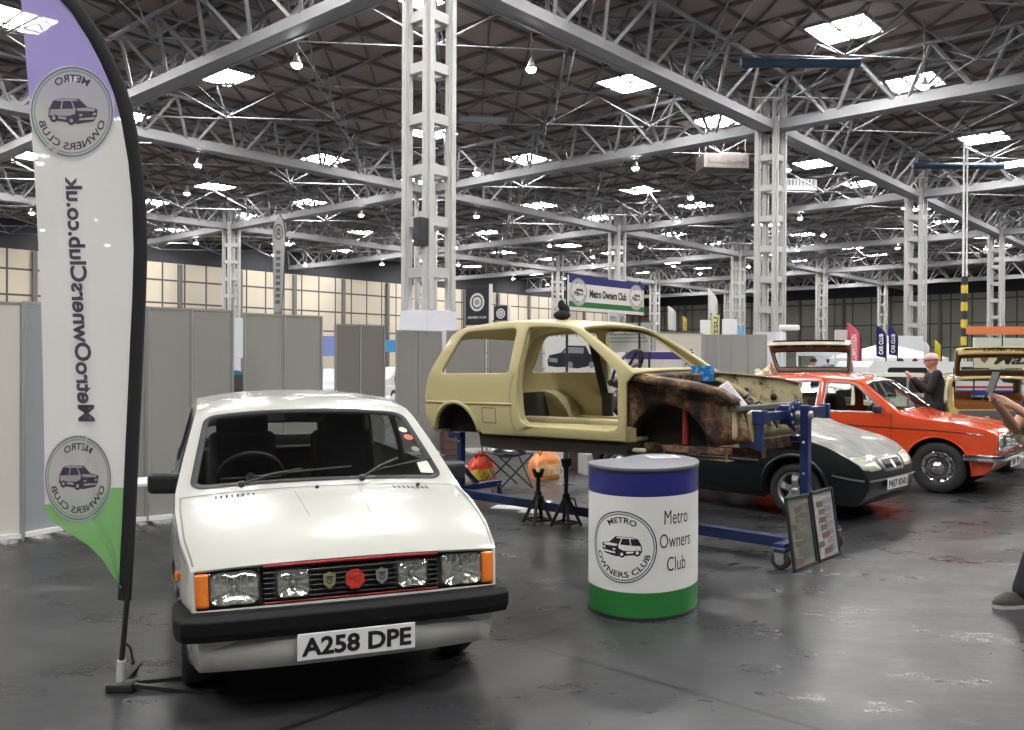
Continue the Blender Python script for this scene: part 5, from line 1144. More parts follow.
# ================================================================ CLUB SIGN
def W3(px, py, Y): return at(px, py, Y)
def hang_board(name, quad, Ys, lab, cat, m, th=.03, poles=(), deco=None, group=None):
    """flat rectangular board between left and right image edges; quad = xl, ytop, ybot at the left and xr, ytop, ybot at the right"""
    (xl, tl, bl), (xr, tr, br) = quad; a = at(xl, bl, Ys[0]); b = at(xr, br, Ys[1]); z0 = (a.z + b.z) / 2; z1 = (at(xl, tl, Ys[0]).z + at(xr, tr, Ys[1]).z) / 2
    d = V((b.x - a.x, b.y - a.y, 0)); w = d.length; d.normalize(); h = z1 - z0
    root = empty(name, ((a.x + b.x) / 2, (a.y + b.y) / 2, 0), atan2(d.y, d.x), lab, cat, group)
    MB().box((0, 0, z0 + h / 2), (w, th, h)).build('board', m, root, bev=.004)
    for x in poles: MB().tube([(x * w / 2, th / 2 + .015, 0), (x * w / 2, th / 2 + .015, z1 + .03)], .018, 8).build('support_pole', blackp, root)
    if deco: deco(root, lambda x, y, k=1: V((x * w, -th / 2 - .002 * k, z0 + h * y)), w, h)
    return root
def sign_deco(root, f, w, h):
    q = MB(); q.add([f(-.5, .78), f(.5, .78), f(.5, 1), f(-.5, 1)], [(0, 1, 2, 3)]); q.build('navy_stripe', navy, root)
    q = MB(); q.add([f(-.5, .10), f(.5, .10), f(.5, .26), f(-.5, .26)], [(0, 1, 2, 3)]); q.build('green_stripe', grn, root)
    q = MB(); text(q, 'Metro Owners Club', .49 * w, .24 * h, lambda a, b: f(a / w, .52 + b / h), 0, .04); q.build('club_lettering', blk, root)
    for x in (-.385, .385):
        q = MB(); logo(q, .38 * h, lambda a, b, k: f(x + a / w, .53 + b / h, 1.5 + .7 * k)); q.build('club_emblem', [navy, grn, blk, whp], root)
hang_board('club_sign', ((568, 275, 310), (643, 283.5, 315.4)), (11.6, 12.9), 'raised Metro Owners Club name board on poles above the yellow bodyshell', 'sign', whp, poles=(-.98, .95), deco=sign_deco)
def table_banner(root, f, w, h):
    q = MB(); q.add([f(-.5, .62), f(.5, .62), f(.5, .95), f(-.5, .95)], [(0, 1, 2, 3)]); q.build('violet_stripe', mat('violet print', (.06, .04, .22), .5), root)
    for x in (-.40, .40): q = MB(); logo(q, .2 * h, lambda a, b, k: f(x + a / w, .42 + b / h, 1.5 + .7 * k)); q.build('club_emblem', [navy, grn, blk, whp], root)
hang_board('club_banner', ((626, 350, 372), (694, 352, 374)), (13.8, 13.2), 'low white club banner with violet stripe seen through the bodyshell windscreen opening', 'banner', whp, poles=(-.9, .9), deco=table_banner)
def car_pic(root, f, w, h):
    dark = mat('photo print navy black', (.02, .02, .035), .4); mid = mat('photo print grey', (.28, .28, .30), .4)
    body_ = [(-.44, .30), (-.30, .27), (-.1, .28), (.05, .24), (.2, .28), (.34, .33), (.42, .42), (.40, .52), (.26, .60), (.20, .78), (-.10, .80), (-.22, .62), (-.42, .56), (-.45, .42)]
    q = MB(); q.add([f(a, b, 1) for a, b in body_], [tuple(range(len(body_)))]); q.build('printed_car', dark, root)
    q = MB(); q.add([f(a, b, 2) for a, b in [(-.19, .62), (.16, .60), (.17, .74), (-.09, .76)]], [(0, 1, 2, 3)]); q.add([f(a, b, 2) for a, b in [(-.42, .50), (-.28, .48), (-.28, .38), (-.42, .40)]], [(0, 1, 2, 3)])
    for cx in (-.06, .30): q.add([f(cx + .045 * cos(t * pi / 6), .33 + .08 * sin(t * pi / 6), 2) for t in range(12)], [tuple(range(12))])
    q.build('printed_detail', mid, root); q = MB(); text(q, 'do16.info', .8 * w, .13 * h, lambda a, b: f(a / w, .10 + b / h, 2), 0, .01, cx=-.04 * w); q.build('web_lettering', blk, root)
hang_board('picture_banner', ((545, 336, 378), (604, 338, 379)), (14.0, 13.6), 'white banner with a dark classic car picture, seen through the bodyshell door opening', 'banner', whp, poles=(-.97, .97), deco=car_pic)
def sketch_pic(root, f, w, h):
    q = MB()
    for pts in ([(-.45, .35), (-.40, .62), (-.2, .88), (.15, .90), (.34, .62), (.45, .35)], [(-.36, .60), (-.17, .80), (.13, .82), (.28, .60), (-.36, .60)], [(-.45, .35), (.45, .35)], [(-.4, .48), (.4, .48)], [(-.02, .60), (-.02, .82)]):
        for a, b in zip(pts, pts[1:]): q.bar(f(a[0], a[1], 1), f(b[0], b[1], 1), .02, .004, up=V((0, 1, 0)))
    q.build('line_drawing', mat('grey drawing line', (.25, .25, .25), .6), root)
hang_board('drawing_banner', ((603, 322, 352), (650, 324, 352)), (13.2, 12.9), 'pale banner with a grey line drawing of a car, right of the car picture banner', 'banner', mat('pale olive banner', (.50, .50, .44), .6), poles=(-.95, .95), deco=sketch_pic)
# ================================================================ FLAGS FAR AWAY
def small_flag(px, top, bot, wpx, Y, col, lab, txt=None, tcol=None, lean=0, cat='flag', flip=1):
    b = gnd(px, 370); b = at(px, 360, Y); b.z = 0; z1 = at(px, top, Y).z; z0 = at(px, bot, Y).z; w = wpx / F * Y; h = z1 - z0
    root = empty('feather_flag', b, 0, lab, cat); n = 14; vs = []
    for k in range(n + 1):
        t = k / n; z = z0 + h * t; xr = flip * (-w * .5 + w * max(0, (t - .72) / .28) ** 2 * .95); xl_ = flip * (w * .5 - w * .0 * t); 
        xr, xl_ = flip * (w * .5 - w * max(0, (t - .6) / .4) ** 2.2 * .95), flip * (-w * .5 + .04 * w * (1 - t)); 
        if k == 0: z_l = z + h * .04
        vs += [V((xl_, .01 * sin(5 * t), z + (h * .05 if k == 0 else 0))), V((xr, .03 * sin(4 * t), z))]
    q = MB().add(vs, [(2 * i, 2 * i + 1, 2 * i + 3, 2 * i + 2) for i in range(n)], 0, True); q.build('flag_cloth', cloth_mat('cloth %s' % lab[:22], col, 0, .3), root, solid=.004)
    pts = [V((flip * w * .5, .0, 0)), V((flip * w * .5, 0, z0 + h * .6))] + [V((flip * (w * .5 - w * max(0, (t - .6) / .4) ** 2.2 * .95), .02, z0 + h * t)) for t in (.7, .8, .9, 1.)]
    MB().tube(pts, .018, 6).build('pole', blackp, root); MB().lathe([(.001, 0), (.28, 0), (.28, .02), (.04, .05), (.001, .05)], 16, (flip * w * .5, 0, 0)).build('base_plate', blackp, root)
    if txt: q = MB(); text(q, txt, h * .62, w * .42, lambda a, b_: V((-b_ - .05 * w * flip, -.035, z0 + h * .42 + a)), 0, .02); q.build('flag_lettering', tcol or whp, root)
    return root
small_flag(854, 323, 366, 14, 24, (.62, .13, .18), 'pink feather flag with pale lettering, right of the raised cream hatch', 'COMPETITION', mat('pale pink ink', (.8, .5, .5), .6), flip=-1 * -1)
small_flag(881, 325, 358, 10, 24, (.035, .03, .13), 'left one of the two navy CAR CLUB feather flags', 'CAR CLUB')
small_flag(893, 326, 356, 9, 25.5, (.05, .035, .17), 'right one of the two navy CAR CLUB feather flags', 'CAR CLUB')
small_flag(672, 306, 331, 9, 30, (.72, .72, .70), 'small white feather flag standing beyond the cream display board')
small_flag(685, 316, 331, 5, 34, (.6, .48, .12), 'tiny yellow feather flag far beyond the cream display board')
small_flag(713, 288, 338, 11, 27, (.74, .74, .72), 'taller white feather flag rising behind the slim grey boards')
def oval_flag(px, top, bot, wpx, Y, lab):
    b = at(px, 360, Y); b.z = 0; z1 = at(px, top, Y).z; z0 = at(px, bot, Y).z; w = wpx / F * Y; h = z1 - z0; root = empty('feather_flag', b, 0, lab, 'flag'); hw = lambda t: w / 2 * (min(1., .62 + .5 * t)) * (1 if t < .72 else sqrt(max(0, 1 - ((t - .72) / .28) ** 2)))
    lean = lambda t: .10 * w * t; q = MB(); q.grid(lambda u, v: V(((u - .5) * 2 * hw(v) + lean(v), .02 * sin(4 * v + 3 * u), z0 + h * v)), 6, 30); q.build('flag_cloth', cloth_mat('grey white flag cloth', (.50, .50, .49), 0, .3), root, solid=.004)
    MB().tube([(hw(t) + lean(t), .01, z0 + h * t) for t in [k / 20 for k in range(21)]], .02, 6).build('pole_sleeve', blackp, root); MB().tube([(w * .31, .01, 0), (w * .31, .01, z0)], .02, 6).build('pole', blackp, root)
    gi = mat('grey flag ink', (.13, .13, .13), .6); c = lambda x, y: V((x + lean(.82), -.04, z0 + h * .82 + y)); q = MB(); ring(q, w * .26, w * .33, lambda x, y: c(x, y * 1.9), 0, 24); ring(q, w * .05, w * .16, lambda x, y: c(x, y * 1.9), 0, 16); q.build('round_emblem', gi, root)
    [MB().box((lean(.2 + .06 * k), -.04, z0 + h * (.12 + .062 * k)), (w * .34, .004, h * .034)).build('printed_mark', gi, root) for k in range(9)]; return root
oval_flag(277.5, 214, 314, 13, 28, 'tall grey white feather flag far behind the grey boards at the left')
small_flag(927, 341, 366, 7, 26, (.70, .70, .72), 'white feather flag beyond the man in the black jacket')
small_flag(938, 340, 366, 7, 28, (.60, .55, .05), 'yellow green feather flag beyond the man in the black jacket')
def badge_deco(root, f, w, h):
    s = .30 * w; q = MB(); c = lambda a, b: f(a / w, .60 + b / h, 1)
    ring(q, s * .78, s * 1.05, c, 0, 40); ring(q, s * .30, s * .62, c, 0, 32); ring(q, s * .08, s * .16, c, 0, 16)
    for k in range(8): a = pi * k / 4; q.add([c(s * .16 * cos(a), s * .16 * sin(a)), c(s * .3 * cos(a + .15), s * .3 * sin(a + .15)), c(s * .3 * cos(a - .15), s * .3 * sin(a - .15))], [(0, 1, 2)])
    q.build('wheel_emblem', whp, root); q = MB(); text(q, 'DRIVERS CLUB', .8 * w, .06 * h, lambda a, b: f(a / w, .20 + b / h, 1), 0, .03); q.build('banner_lettering', whp, root)
hang_board('hanging_banner', ((466, 289, 325), (489, 285, 325)), (21.0, 20.6), 'larger of two black banners with a white wheel emblem, above the yellow bodyshell', 'banner', mat('black banner cloth', (.02, .02, .03), .7), poles=(), deco=badge_deco)
hang_board('hanging_banner', ((494, 306, 325), (508, 306, 325)), (22.0, 21.8), 'black banner with white wheel emblem, the smaller of the pair above the bodyshell', 'banner', MATS['black banner cloth'], poles=(), deco=badge_deco)
for px, top, Y, lab in ((490.5, 284, 20.55, 'white mast carrying the larger black wheel banner'), (509, 305, 21.7, 'white mast carrying the smaller black wheel banner')):
    b = at(px, 360, Y); z1 = at(px, top, Y).z; b.z = 0; o = MB().tube([(0, 0, 0), (0, 0, z1)], .045, 10).build('banner_mast', white_m); o.location = b; tag(o, lab, 'mast')
# tall mast at the right with yellow and black lower part
b = at(964, 360, 30); b.z = 0; o = empty('tall_mast', b, 0, 'very tall slender white mast with a yellow and black striped lower part, at the right', 'mast')
z1 = at(964, 141, 30).z; q = MB(); q.tube([(-.05, 0, 0), (-.05, 0, z1)], .035, 8); q.build('mast_tube', white_m, o); MB().tube([(.07, 0, 0), (.07, 0, z1 - .2)], .03, 8).build('mast_tube', white_m, o)
for k in range(9): MB().lathe([(.11, 0), (.11, .28)], 10, (0, 0, 1.9 + .3 * k)).build('stripe_band', mat('yellow band', (.6, .45, .05), .6) if k % 2 else rubber, o)
# boards with notices behind the slim grey panels
hang_board('notice_board', ((700, 320, 340), (711, 320, 340)), (23, 23), 'white square notice board left of the yellow lettered sign', 'notice board', white_m, poles=(-.8, .8))
hang_board('notice_board', ((722, 319, 340), (737, 319, 340)), (23, 23), 'white square notice board right of the yellow lettered sign', 'notice board', white_m, poles=(-.8, .8))
def tall_sign(root, f, w, h): q = MB(); text(q, 'TESU', h * .8, w * .6, lambda a, b: f(-b / w, .5 + a / h, 1), 0, .02); q.build('sign_lettering', ink, root)
hang_board('lettered_sign', ((711.5, 313, 342), (719, 316, 342)), (21.6, 21.8), 'narrow yellow sign with black upright lettering between two white notice boards', 'sign', mat('yellow sign', (.62, .60, .30), .6), poles=(-.8, .8), deco=tall_sign)
hang_board('wall_box', ((734, 327, 336), (743, 327, 336)), (24.5, 24.5), 'light blue square card above the slim grey boards', 'card', mat('light blue card', (.15, .42, .72), .6), poles=(0,))
hang_board('orange_board', ((966, 327, 335), (1040, 326, 334)), (26, 26), 'long orange fascia board above the gold car with the open hatch', 'fascia board', mat('orange fascia', (.62, .18, .06), .6), poles=(-.95, .0, .95))
def script(root, f, w, h): q = MB(); text(q, 'Maxi', .62 * w, .62 * h, lambda a, b: f(.06 + a / w, .5 + b / h, 1), 0, .03, shear=.4); q.build('script_lettering', ink, root); q = MB(); q.add([f(a, b, 1) for a, b in [(-.42, .8), (-.32, .8), (-.32, .45), (-.37, .25), (-.42, .45)]], [(0, 1, 2, 3, 4)]); q.build('shield_emblem', mat('dull red print', (.25, .1, .08), .6), root)
hang_board('script_banner', ((974, 350, 368), (1050, 350, 368)), (19, 19), 'cream banner with black Maxi script seen through the raised gold hatch', 'banner', mat('cream banner cloth', (.70, .66, .48), .6), poles=(-.98, .98), deco=script)
# white marquee canopy
b = at(885, 360, 32); b.z = 0; o = empty('white_marquee', b, .2, 'small white peaked marquee canopy behind the navy feather flags', 'marquee')
q = MB(); z0 = 1.75; zp = at(885, 343, 32).z; 
q.add([(-1.5, -1.5, z0), (1.5, -1.5, z0), (1.5, 1.5, z0), (-1.5, 1.5, z0), (0, 0, zp), (-1.5, -1.5, z0 - .25), (1.5, -1.5, z0 - .25), (1.5, 1.5, z0 - .25), (-1.5, 1.5, z0 - .25)], [(0, 1, 4), (1, 2, 4), (2, 3, 4), (3, 0, 4), (0, 5, 6, 1), (1, 6, 7, 2), (2, 7, 8, 3), (3, 8, 5, 0)]); q.build('canopy', white_m, o, solid=.01)
for a in (-1.45, 1.45):
    for b_ in (-1.45, 1.45): MB().tube([(a, b_, 0), (a, b_, z0)], .03, 6).build('leg', white_m, o)
# speaker on the nearest column, camera on a post
p = H(A0 - .0, B0); p = at(421, 232, 29.1); o = MB().box((0, 0, 0), (.42, .35, .95)).build('loudspeaker', blackp, None, bev=.03); o.location = p; o.rotation_euler = (0, 0, RZU); tag(o, 'black loudspeaker cabinet mounted high inside the nearest lattice column', 'loudspeaker')
b = at(781, 360, 21.5); b.z = 0; o = empty('camera_post', b, 0, 'white post with a small round headed camera, right of the slim grey boards', 'camera post'); z1 = at(781, 327, 21.5).z; MB().tube([(0, 0, 0), (0, 0, z1)], .05, 8).build('post', white_m, o); MB().box((.2, 0, z1 - .02), (.5, .16, .14)).build('camera_head', white_m, o, bev=.04)
# ================================================================ STAND CLUTTER
def bag(loc, lab, col, w, d, h, col2=None, seed=1, name='carrier_bag'):
    rr = random.Random(seed); root = empty(name, loc, rr.random(), lab, 'bag'); ph = [rr.random() * 6 for _ in range(6)]; sup = lambda c_: math.copysign(abs(c_) ** .62, c_)
    def f(u, v):
        a = 2 * pi * u; t = v; sw_ = (1 - .38 * max(0, t - .72) / .28) * (.90 + .10 * sin(pi * min(1, t * 1.3))); r = 1 + .05 * sin(3 * a + ph[0] + 5 * t) + .05 * sin(7 * a + ph[1] + 9 * t) + .035 * sin(13 * a + 14 * t + ph[2])
        return V((w / 2 * sup(cos(a)) * sw_ * r, d / 2 * sup(sin(a)) * sw_ * r, h * t * (1 + .10 * sin(2 * a + ph[3]) + .05 * sin(5 * a))))
    q = MB(); q.grid(f, 40, 16); q.add([V((w / 2 * .86 * cos(2 * pi * k / 20), d / 2 * .86 * sin(2 * pi * k / 20), .003)) for k in range(20)], [tuple(range(20))]); q.build('bag_body', mat('plastic %s' % lab[:16], col, .35), root)
    for s in (-1, 1): MB().tube([(-w * .15, s * d * .15, h * .93), (-w * .1, s * d * .2, h * 1.12), (w * .1, s * d * .2, h * 1.12), (w * .15, s * d * .15, h * .93)], .008, 6).build('bag_handle', mat('plastic %s' % lab[:16], col), root)
    if col2: q = MB(); q.grid(lambda u, v: f(.55 + .32 * u, .12 + .4 * v) * 1.02, 12, 6); q.build('bag_print', mat('print %s' % lab[:16], col2, .4), root)
p = gnd(482, 482); bag(p, 'red and yellow plastic carrier bag on the floor behind the blue stand post', (.62, .05, .02), .34, .26, .34, (.65, .50, .06), 3)
p = gnd(545, 478); bag(p, 'orange plastic carrier bag on the floor right of the folding chair', (.75, .27, .08), .42, .28, .36, (.75, .5, .3), 5)
p = gnd(463, 481); bag(p, 'white plastic bag on the floor at the foot of the grey boards', (.7, .7, .68), .40, .3, .18, None, 8)
p = gnd(508, 487); root = empty('folding_chair', p, .5, 'black folding camp chair frame behind the yellow bodyshell, white cloth on its seat', 'chair')
for a, b in (((-.24, -.2, 0), (.24, -.2, .42)), ((.24, -.2, 0), (-.24, -.2, .42)), ((-.24, .2, 0), (.24, .2, .42)), ((.24, .2, 0), (-.24, .2, .42)), ((-.24, -.2, 0), (-.24, .2, .42)), ((.24, -.2, 0), (.24, .2, .42))): MB().tube([a, b], .011, 6).build('leg', blackp, root)
MB().grid(lambda u, v: V((-.25 + .5 * u, -.22 + .44 * v, .43 - .06 * sin(pi * u) * sin(pi * v))), 8, 8).build('seat', blk, root, solid=.01); 
for x in (-.25, .25): MB().tube([(x, .22, .42), (x, .30, .84)], .011, 6).build('back_pole', blackp, root)
MB().grid(lambda u, v: V((-.25 + .5 * u, .23 + .07 * v + .04 * sin(pi * u), .52 + .3 * v)), 8, 4).build('backrest', blk, root, solid=.01)
o = MB().grid(lambda u, v: V((-.2 + .42 * u, -.16 + .3 * v, .02 + .03 * sin(9 * u) * cos(7 * v) + .03 * sin(pi * u))), 16, 12).build('crumpled_cloth', mat('white cloth', (.68, .7, .74), .8), None, solid=.02); o.location = p + V((0, 0, .43)); tag(o, 'crumpled white cloth lying on the seat of the folding chair', 'cloth')
for px, py, lab in ((512, 508, 'white paper sheets lying on the floor behind the axle stands, nearer piece'), (530, 511.5, 'small white paper sheet lying on the floor right of the other sheets')):
    p = gnd(px, py); o = MB().box((0, 0, .003), (.42 if px == 512 else .2, .22, .006)).build('floor_paper', white_m, None); o.location = p; o.rotation_euler = (0, 0, -.35); tag(o, lab, 'paper')
# low stools with boxes behind the shell, seen under it
for px, py, w_, h_, col, lab in ((573, 470, .22, .52, (.05, .03, .025), 'dark brown crate stood on end under the yellow bodyshell, behind the right axle stand'), (592, 474, .30, .30, (.35, .34, .33), 'grey plastic crate behind the right axle stand'), (448, 455, .25, .5, (.12, .07, .06), 'narrow brown box against the boards left of the blue stand post')):
    p = gnd(px, py); o = empty('storage_crate', p, .4, lab, 'crate'); m_ = mat('crate %d' % px, col, .7); MB().box((0, 0, h_ / 2), (w_, w_, h_)).build('crate_body', m_, o, bev=.01)
    for k in range(3): MB().box((0, -w_ / 2 - .004, h_ * (.25 + .25 * k)), (w_ * .9, .012, .02)).build('crate_rib', m_, o)
# ================================================================ MORE CARS
maxi((6.32, 16.3, 0), atan2(.85, .53), 'cream white hatchback with its tailgate raised, behind the orange-red car', (.66, .64, .54), True, hatch_ang=103, det=False, hatch_in=(.17, .12, .09), inner_col=(.25, .22, .16))
maxi((7.98, 15.35, 0), atan2(.955, .295), 'gold hatchback with its lettered tailgate raised at the right edge', (.42, .32, .12), True, hatch_ang=86, det=False, plate_txt='DOR 786L', inner_col=(.52, .24, .08), hatch_in=(.12, .07, .04))
# ================================================================ PEOPLE
skin_m = mat('skin', (.52, .29, .20), .5, bump=.05, bscale=60); skin2 = mat('pink skin', (.55, .27, .20), .5)
def mid(a, b, t=.5): return tuple(V(a) + (V(b) - V(a)) * t)
def hand_chains(w, d, up, side, s=1., curl=.6):
    """palm from wrist w in direction d; up is the back of the hand, side the thumb direction"""
    w = V(w); d = V(d).normalized(); side = V(side).normalized(); up = side.cross(d).normalized() if V(up).dot(side.cross(d)) >= 0 else -side.cross(d).normalized()
    ch = []; palm = w + d * .045 * s
    ch.append([(tuple(w), .027 * s), (tuple(palm), (.036 * s, .018 * s))])
    for k, L in enumerate((.068, .077, .072, .056)):
        off = side * (.030 - .021 * k) * s; b = palm + off + d * .042 * s; c1 = b + d * L * .45 * s - up * curl * .012 * s; c2 = c1 + (d * cos(curl * 1.2) - up * sin(curl * 1.2)) * L * .32 * s; c3 = c2 + (d * cos(curl * 2.2) - up * sin(curl * 2.2)) * L * .26 * s
        ch.append([(tuple(palm), (.036 * s, .018 * s)), (tuple(b), .0098 * s), (tuple(c1), .0088 * s), (tuple(c2), .008 * s), (tuple(c3), .0065 * s)])
    t0 = w + d * .02 * s + side * .028 * s; t1 = t0 + (d * .7 + side * .7) * .035 * s - up * .008 * s; t2 = t1 + (d * .95 + side * .2) * .03 * s - up * .008 * s
    ch.append([(tuple(w), .027 * s), (tuple(t0), .014 * s), (tuple(t1), .0105 * s), (tuple(t2), .0085 * s)])
    return ch
def ering(mb, secs, n=20):
    """closed loft through (centre, half width along y, half depth along x)"""
    vs = []
    for c, a, b in secs: vs += [V(c) + V((b * cos(2 * pi * k / n), a * sin(2 * pi * k / n), 0)) for k in range(n)]
    mb.add(vs, [(i * n + k, i * n + (k + 1) % n, (i + 1) * n + (k + 1) % n, (i + 1) * n + k) for i in range(len(secs) - 1) for k in range(n)], 0, True)
    mb.add(vs[:n], [tuple(range(n))[::-1]]); mb.add(vs[-n:], [tuple(range(n))])
def limb(mb, pts):
    """tapered limb with round joints: list of (point, radius)"""
    for (p, r), (q, t) in zip(pts, pts[1:]): mb.tube([p, q], [r, t], 14)
    for p, r in pts: mb.ball(p, r * 1.0, 14)
def fuse(o, vox, it=4):
    q = o.modifiers.new('fuse', 'REMESH'); q.mode = 'VOXEL'; q.voxel_size = vox; q.use_smooth_shade = True
    s = o.modifiers.new('soften', 'SMOOTH'); s.factor = .5; s.iterations = it; return o
def person(loc, rz, label, J, skin, top, trousers, shoe, hair=None, cap=None, sleeves='short', hands=True, wid=1.):
    """J: joint positions in local metres, figure faces +x. returns the root"""
    root = empty('person', loc, rz, label, 'person'); g = lambda k: V(J[k]); w = wid; vx = .0055 if hands else .012
    def torso(mb, e, lo=.94, hi=1.):
        P_ = g('pelvis'); W2 = g('waist'); C_ = g('chest'); N_ = g('neck')
        ering(mb, [(P_ - V((0, 0, .09)), .13 * w + e, .10 * w + e), (P_, .165 * w + e, .115 * w + e), (P_.lerp(W2, .7), .15 * w + e, .105 * w + e), (W2.lerp(C_, .35), .155 * w + e, .11 * w + e), (C_, .175 * w + e, .118 * w + e), (C_.lerp(N_, .45), .165 * w + e, .10 * w + e), (C_.lerp(N_, .8), .09 + e, .07 + e)])
    m = MB(); torso(m, -.012); hd = g('head'); f = V(J.get('face', (1, 0, 0))).normalized()
    limb(m, [(g('chest').lerp(g('neck'), .7), .062), (g('neck'), .055), (g('headbase'), .055)])
    m.ball(hd, (.094, .077, .105), 20); m.ball(hd + f * .03 - V((0, 0, .06)), (.055, .052, .05), 16)
    for s in ('l', 'r'):
        sh, el, wr = g(s + 'sh'), g(s + 'el'), g(s + 'wr')
        limb(m, [(sh, .055), (sh.lerp(el, .5), .046), (el, .038), (el.lerp(wr, .35), .039), (wr, .026)])
        hp, kn, an = g(s + 'hip'), g(s + 'kn'), g(s + 'an'); limb(m, [(hp, .085), (hp.lerp(kn, .5), .072), (kn, .052), (kn.lerp(an, .35), .05), (an, .036)])
        if hands:
            for ch in hand_chains(tuple(wr), J[s + 'hd'], J.get(s + 'hup', (0, 0, 1)), J.get(s + 'hth', (1, 0, 0)), 1., J.get('curl', .6)):
                limb(m, [(V(p), (r[0] * .62 if isinstance(r, tuple) else r)) for p, r in ch])
            d = V(J[s + 'hd']).normalized(); sd_ = V(J[s + 'hth']).normalized()
            for k in (-.021, 0, .021): limb(m, [(wr + sd_ * k * .6, .019), (wr + d * .085 + sd_ * k, .0145)])
        else: d = (wr - el).normalized(); limb(m, [(wr, .026), (wr + d * .06, .034), (wr + d * .13, .022)])
    b = fuse(m.build('body', skin, root), vx, 3)
    # face
    sd = V((-f.y, f.x, 0)).normalized(); up = f.cross(sd) if f.cross(sd).z > 0 else -f.cross(sd)
    q = MB(); q.ball(hd + f * .098 - up * .014, (.015, .012, .02), 10); q.build('nose', skin, b)
    for s in (-1, 1): MB().ball(hd + f * .083 + sd * s * .031 + up * .010, (.011, .012, .009), 10).build('eye', mat('eye dark', (.05, .04, .04), .3), b); MB().ball(hd + sd * s * .078 - up * .01, (.018, .01, .028), 8).build('ear', skin, b)
    MB().ball(hd + f * .083 - up * .055, (.010, .022, .006), 10).build('mouth', mat('lips', (.35, .12, .10), .5), b)
    m = MB(); torso(m, .008)
    for s in ('l', 'r'):
        sh, el, wr = g(s + 'sh'), g(s + 'el'), g(s + 'wr')
        if sleeves == 'short': limb(m, [(sh, .070), (sh.lerp(el, .60), .062)])
        else: limb(m, [(sh, .074), (sh.lerp(el, .5), .062), (el, .054), (el.lerp(wr, .5), .048), (el.lerp(wr, .95), .038)])
    fuse(m.build('upper_clothing', top, b), .012, 5)
    m = MB(); P_ = g('pelvis'); ering(m, [(P_ - V((0, 0, .10)), .15 * w, .12 * w), (P_, .178 * w, .128 * w), (P_ + V((0, 0, .07)), .165 * w, .12 * w)])
    for s in ('l', 'r'): hp, kn, an = g(s + 'hip'), g(s + 'kn'), g(s + 'an'); limb(m, [(hp, .10), (hp.lerp(kn, .5), .088), (kn, .073), (kn.lerp(an, .5), .068), (kn.lerp(an, .93), .064)])
    fuse(m.build('trousers', trousers, b), .012, 5)
    for s in ('l', 'r'):
        a = g(s + 'an'); fd = V(J.get(s + 'ft', (1, 0, 0))).normalized(); sdv = V((-fd.y, fd.x, 0)); a0 = V((a.x, a.y, 0))
        out = [(-.075, .030), (-.08, -.0), (-.075, -.030), (0, -.034), (.10, -.046), (.16, -.040), (.195, -.012), (.19, .015), (.15, .040), (.08, .044), (0, .034)]; q = MB()
        q.prism(out, 0, .024, lambda p_, r_, h: a0 + fd * p_ + sdv * r_ + V((0, 0, h))); q.build('shoe_sole', mat('pale rubber sole', (.42, .40, .36), .7), b, bev=.006)
        vs = []; secs = [(1., .024), (1., .045), (.92, .062), (.70, .078), (.46, .10)]
        for k, h in secs:
            for p_, r_ in out:
                pp = p_ if h < .05 else (min(p_, .195 * (1 - (h - .045) * 9)) if p_ > 0 else p_ * .96); vs.append(a0 + fd * pp + sdv * r_ * k + V((0, 0, h)))
        n = len(out); q = MB().add(vs, [(i * n + k, i * n + (k + 1) % n, (i + 1) * n + (k + 1) % n, (i + 1) * n + k) for i in range(len(secs) - 1) for k in range(n)], 0, True); q.add(vs[-n:], [tuple(range(n))]); q.build('shoe_upper', shoe, b, weld=True)
    if hair:
        q = MB(); q.grid(lambda u, v: hd + V((-.014, 0, .012)) + V((.102 * sin(v * pi * .6) * cos(2 * pi * u), .086 * sin(v * pi * .6) * sin(2 * pi * u), .105 * cos(v * pi * .6))), 24, 8); q.build('hair', hair, b, solid=.006, off=1)
    if cap:
        q = MB(); q.grid(lambda u, v: hd + V((0, 0, .02)) + V((.103 * sin(v * pi * .5) * cos(2 * pi * u), .086 * sin(v * pi * .5) * sin(2 * pi * u), .10 * cos(v * pi * .5))), 24, 7); q.prism([(.07 + .055 * cos(a * pi / 6), .065 * sin(a * pi / 6)) for a in range(-3, 4)], .028, .036, lambda a, c, h: hd + V((a, c, h))); q.build('cap', cap, b, solid=.006, off=1)
    return root
STAND_J = dict(pelvis=(0, 0, .95), waist=(0, 0, 1.10), chest=(0, 0, 1.32), neck=(.01, 0, 1.48), headbase=(.02, 0, 1.53), head=(.035, 0, 1.615), crown=(.03, 0, 1.67), lsh=(0, .17, 1.42), rsh=(0, -.17, 1.42), lel=(0, .22, 1.14), rel=(0, -.22, 1.14), lwr=(.08, .22, .90), rwr=(.08, -.22, .90), lhip=(0, .09, .90), rhip=(0, -.09, .90), lkn=(.02, .1, .50), rkn=(.02, -.1, .50), lan=(0, .11, .085), ran=(0, -.11, .085), ldir=(1, 0, 0))
def J_(**k): d = dict(STAND_J); d.update(k); return d
denim = mat('dark trousers', (.012, .013, .018), .85); blackc = mat('black clothing', (.012, .012, .014), .8); cammat = mat('phone black', (.015, .015, .017), .3)
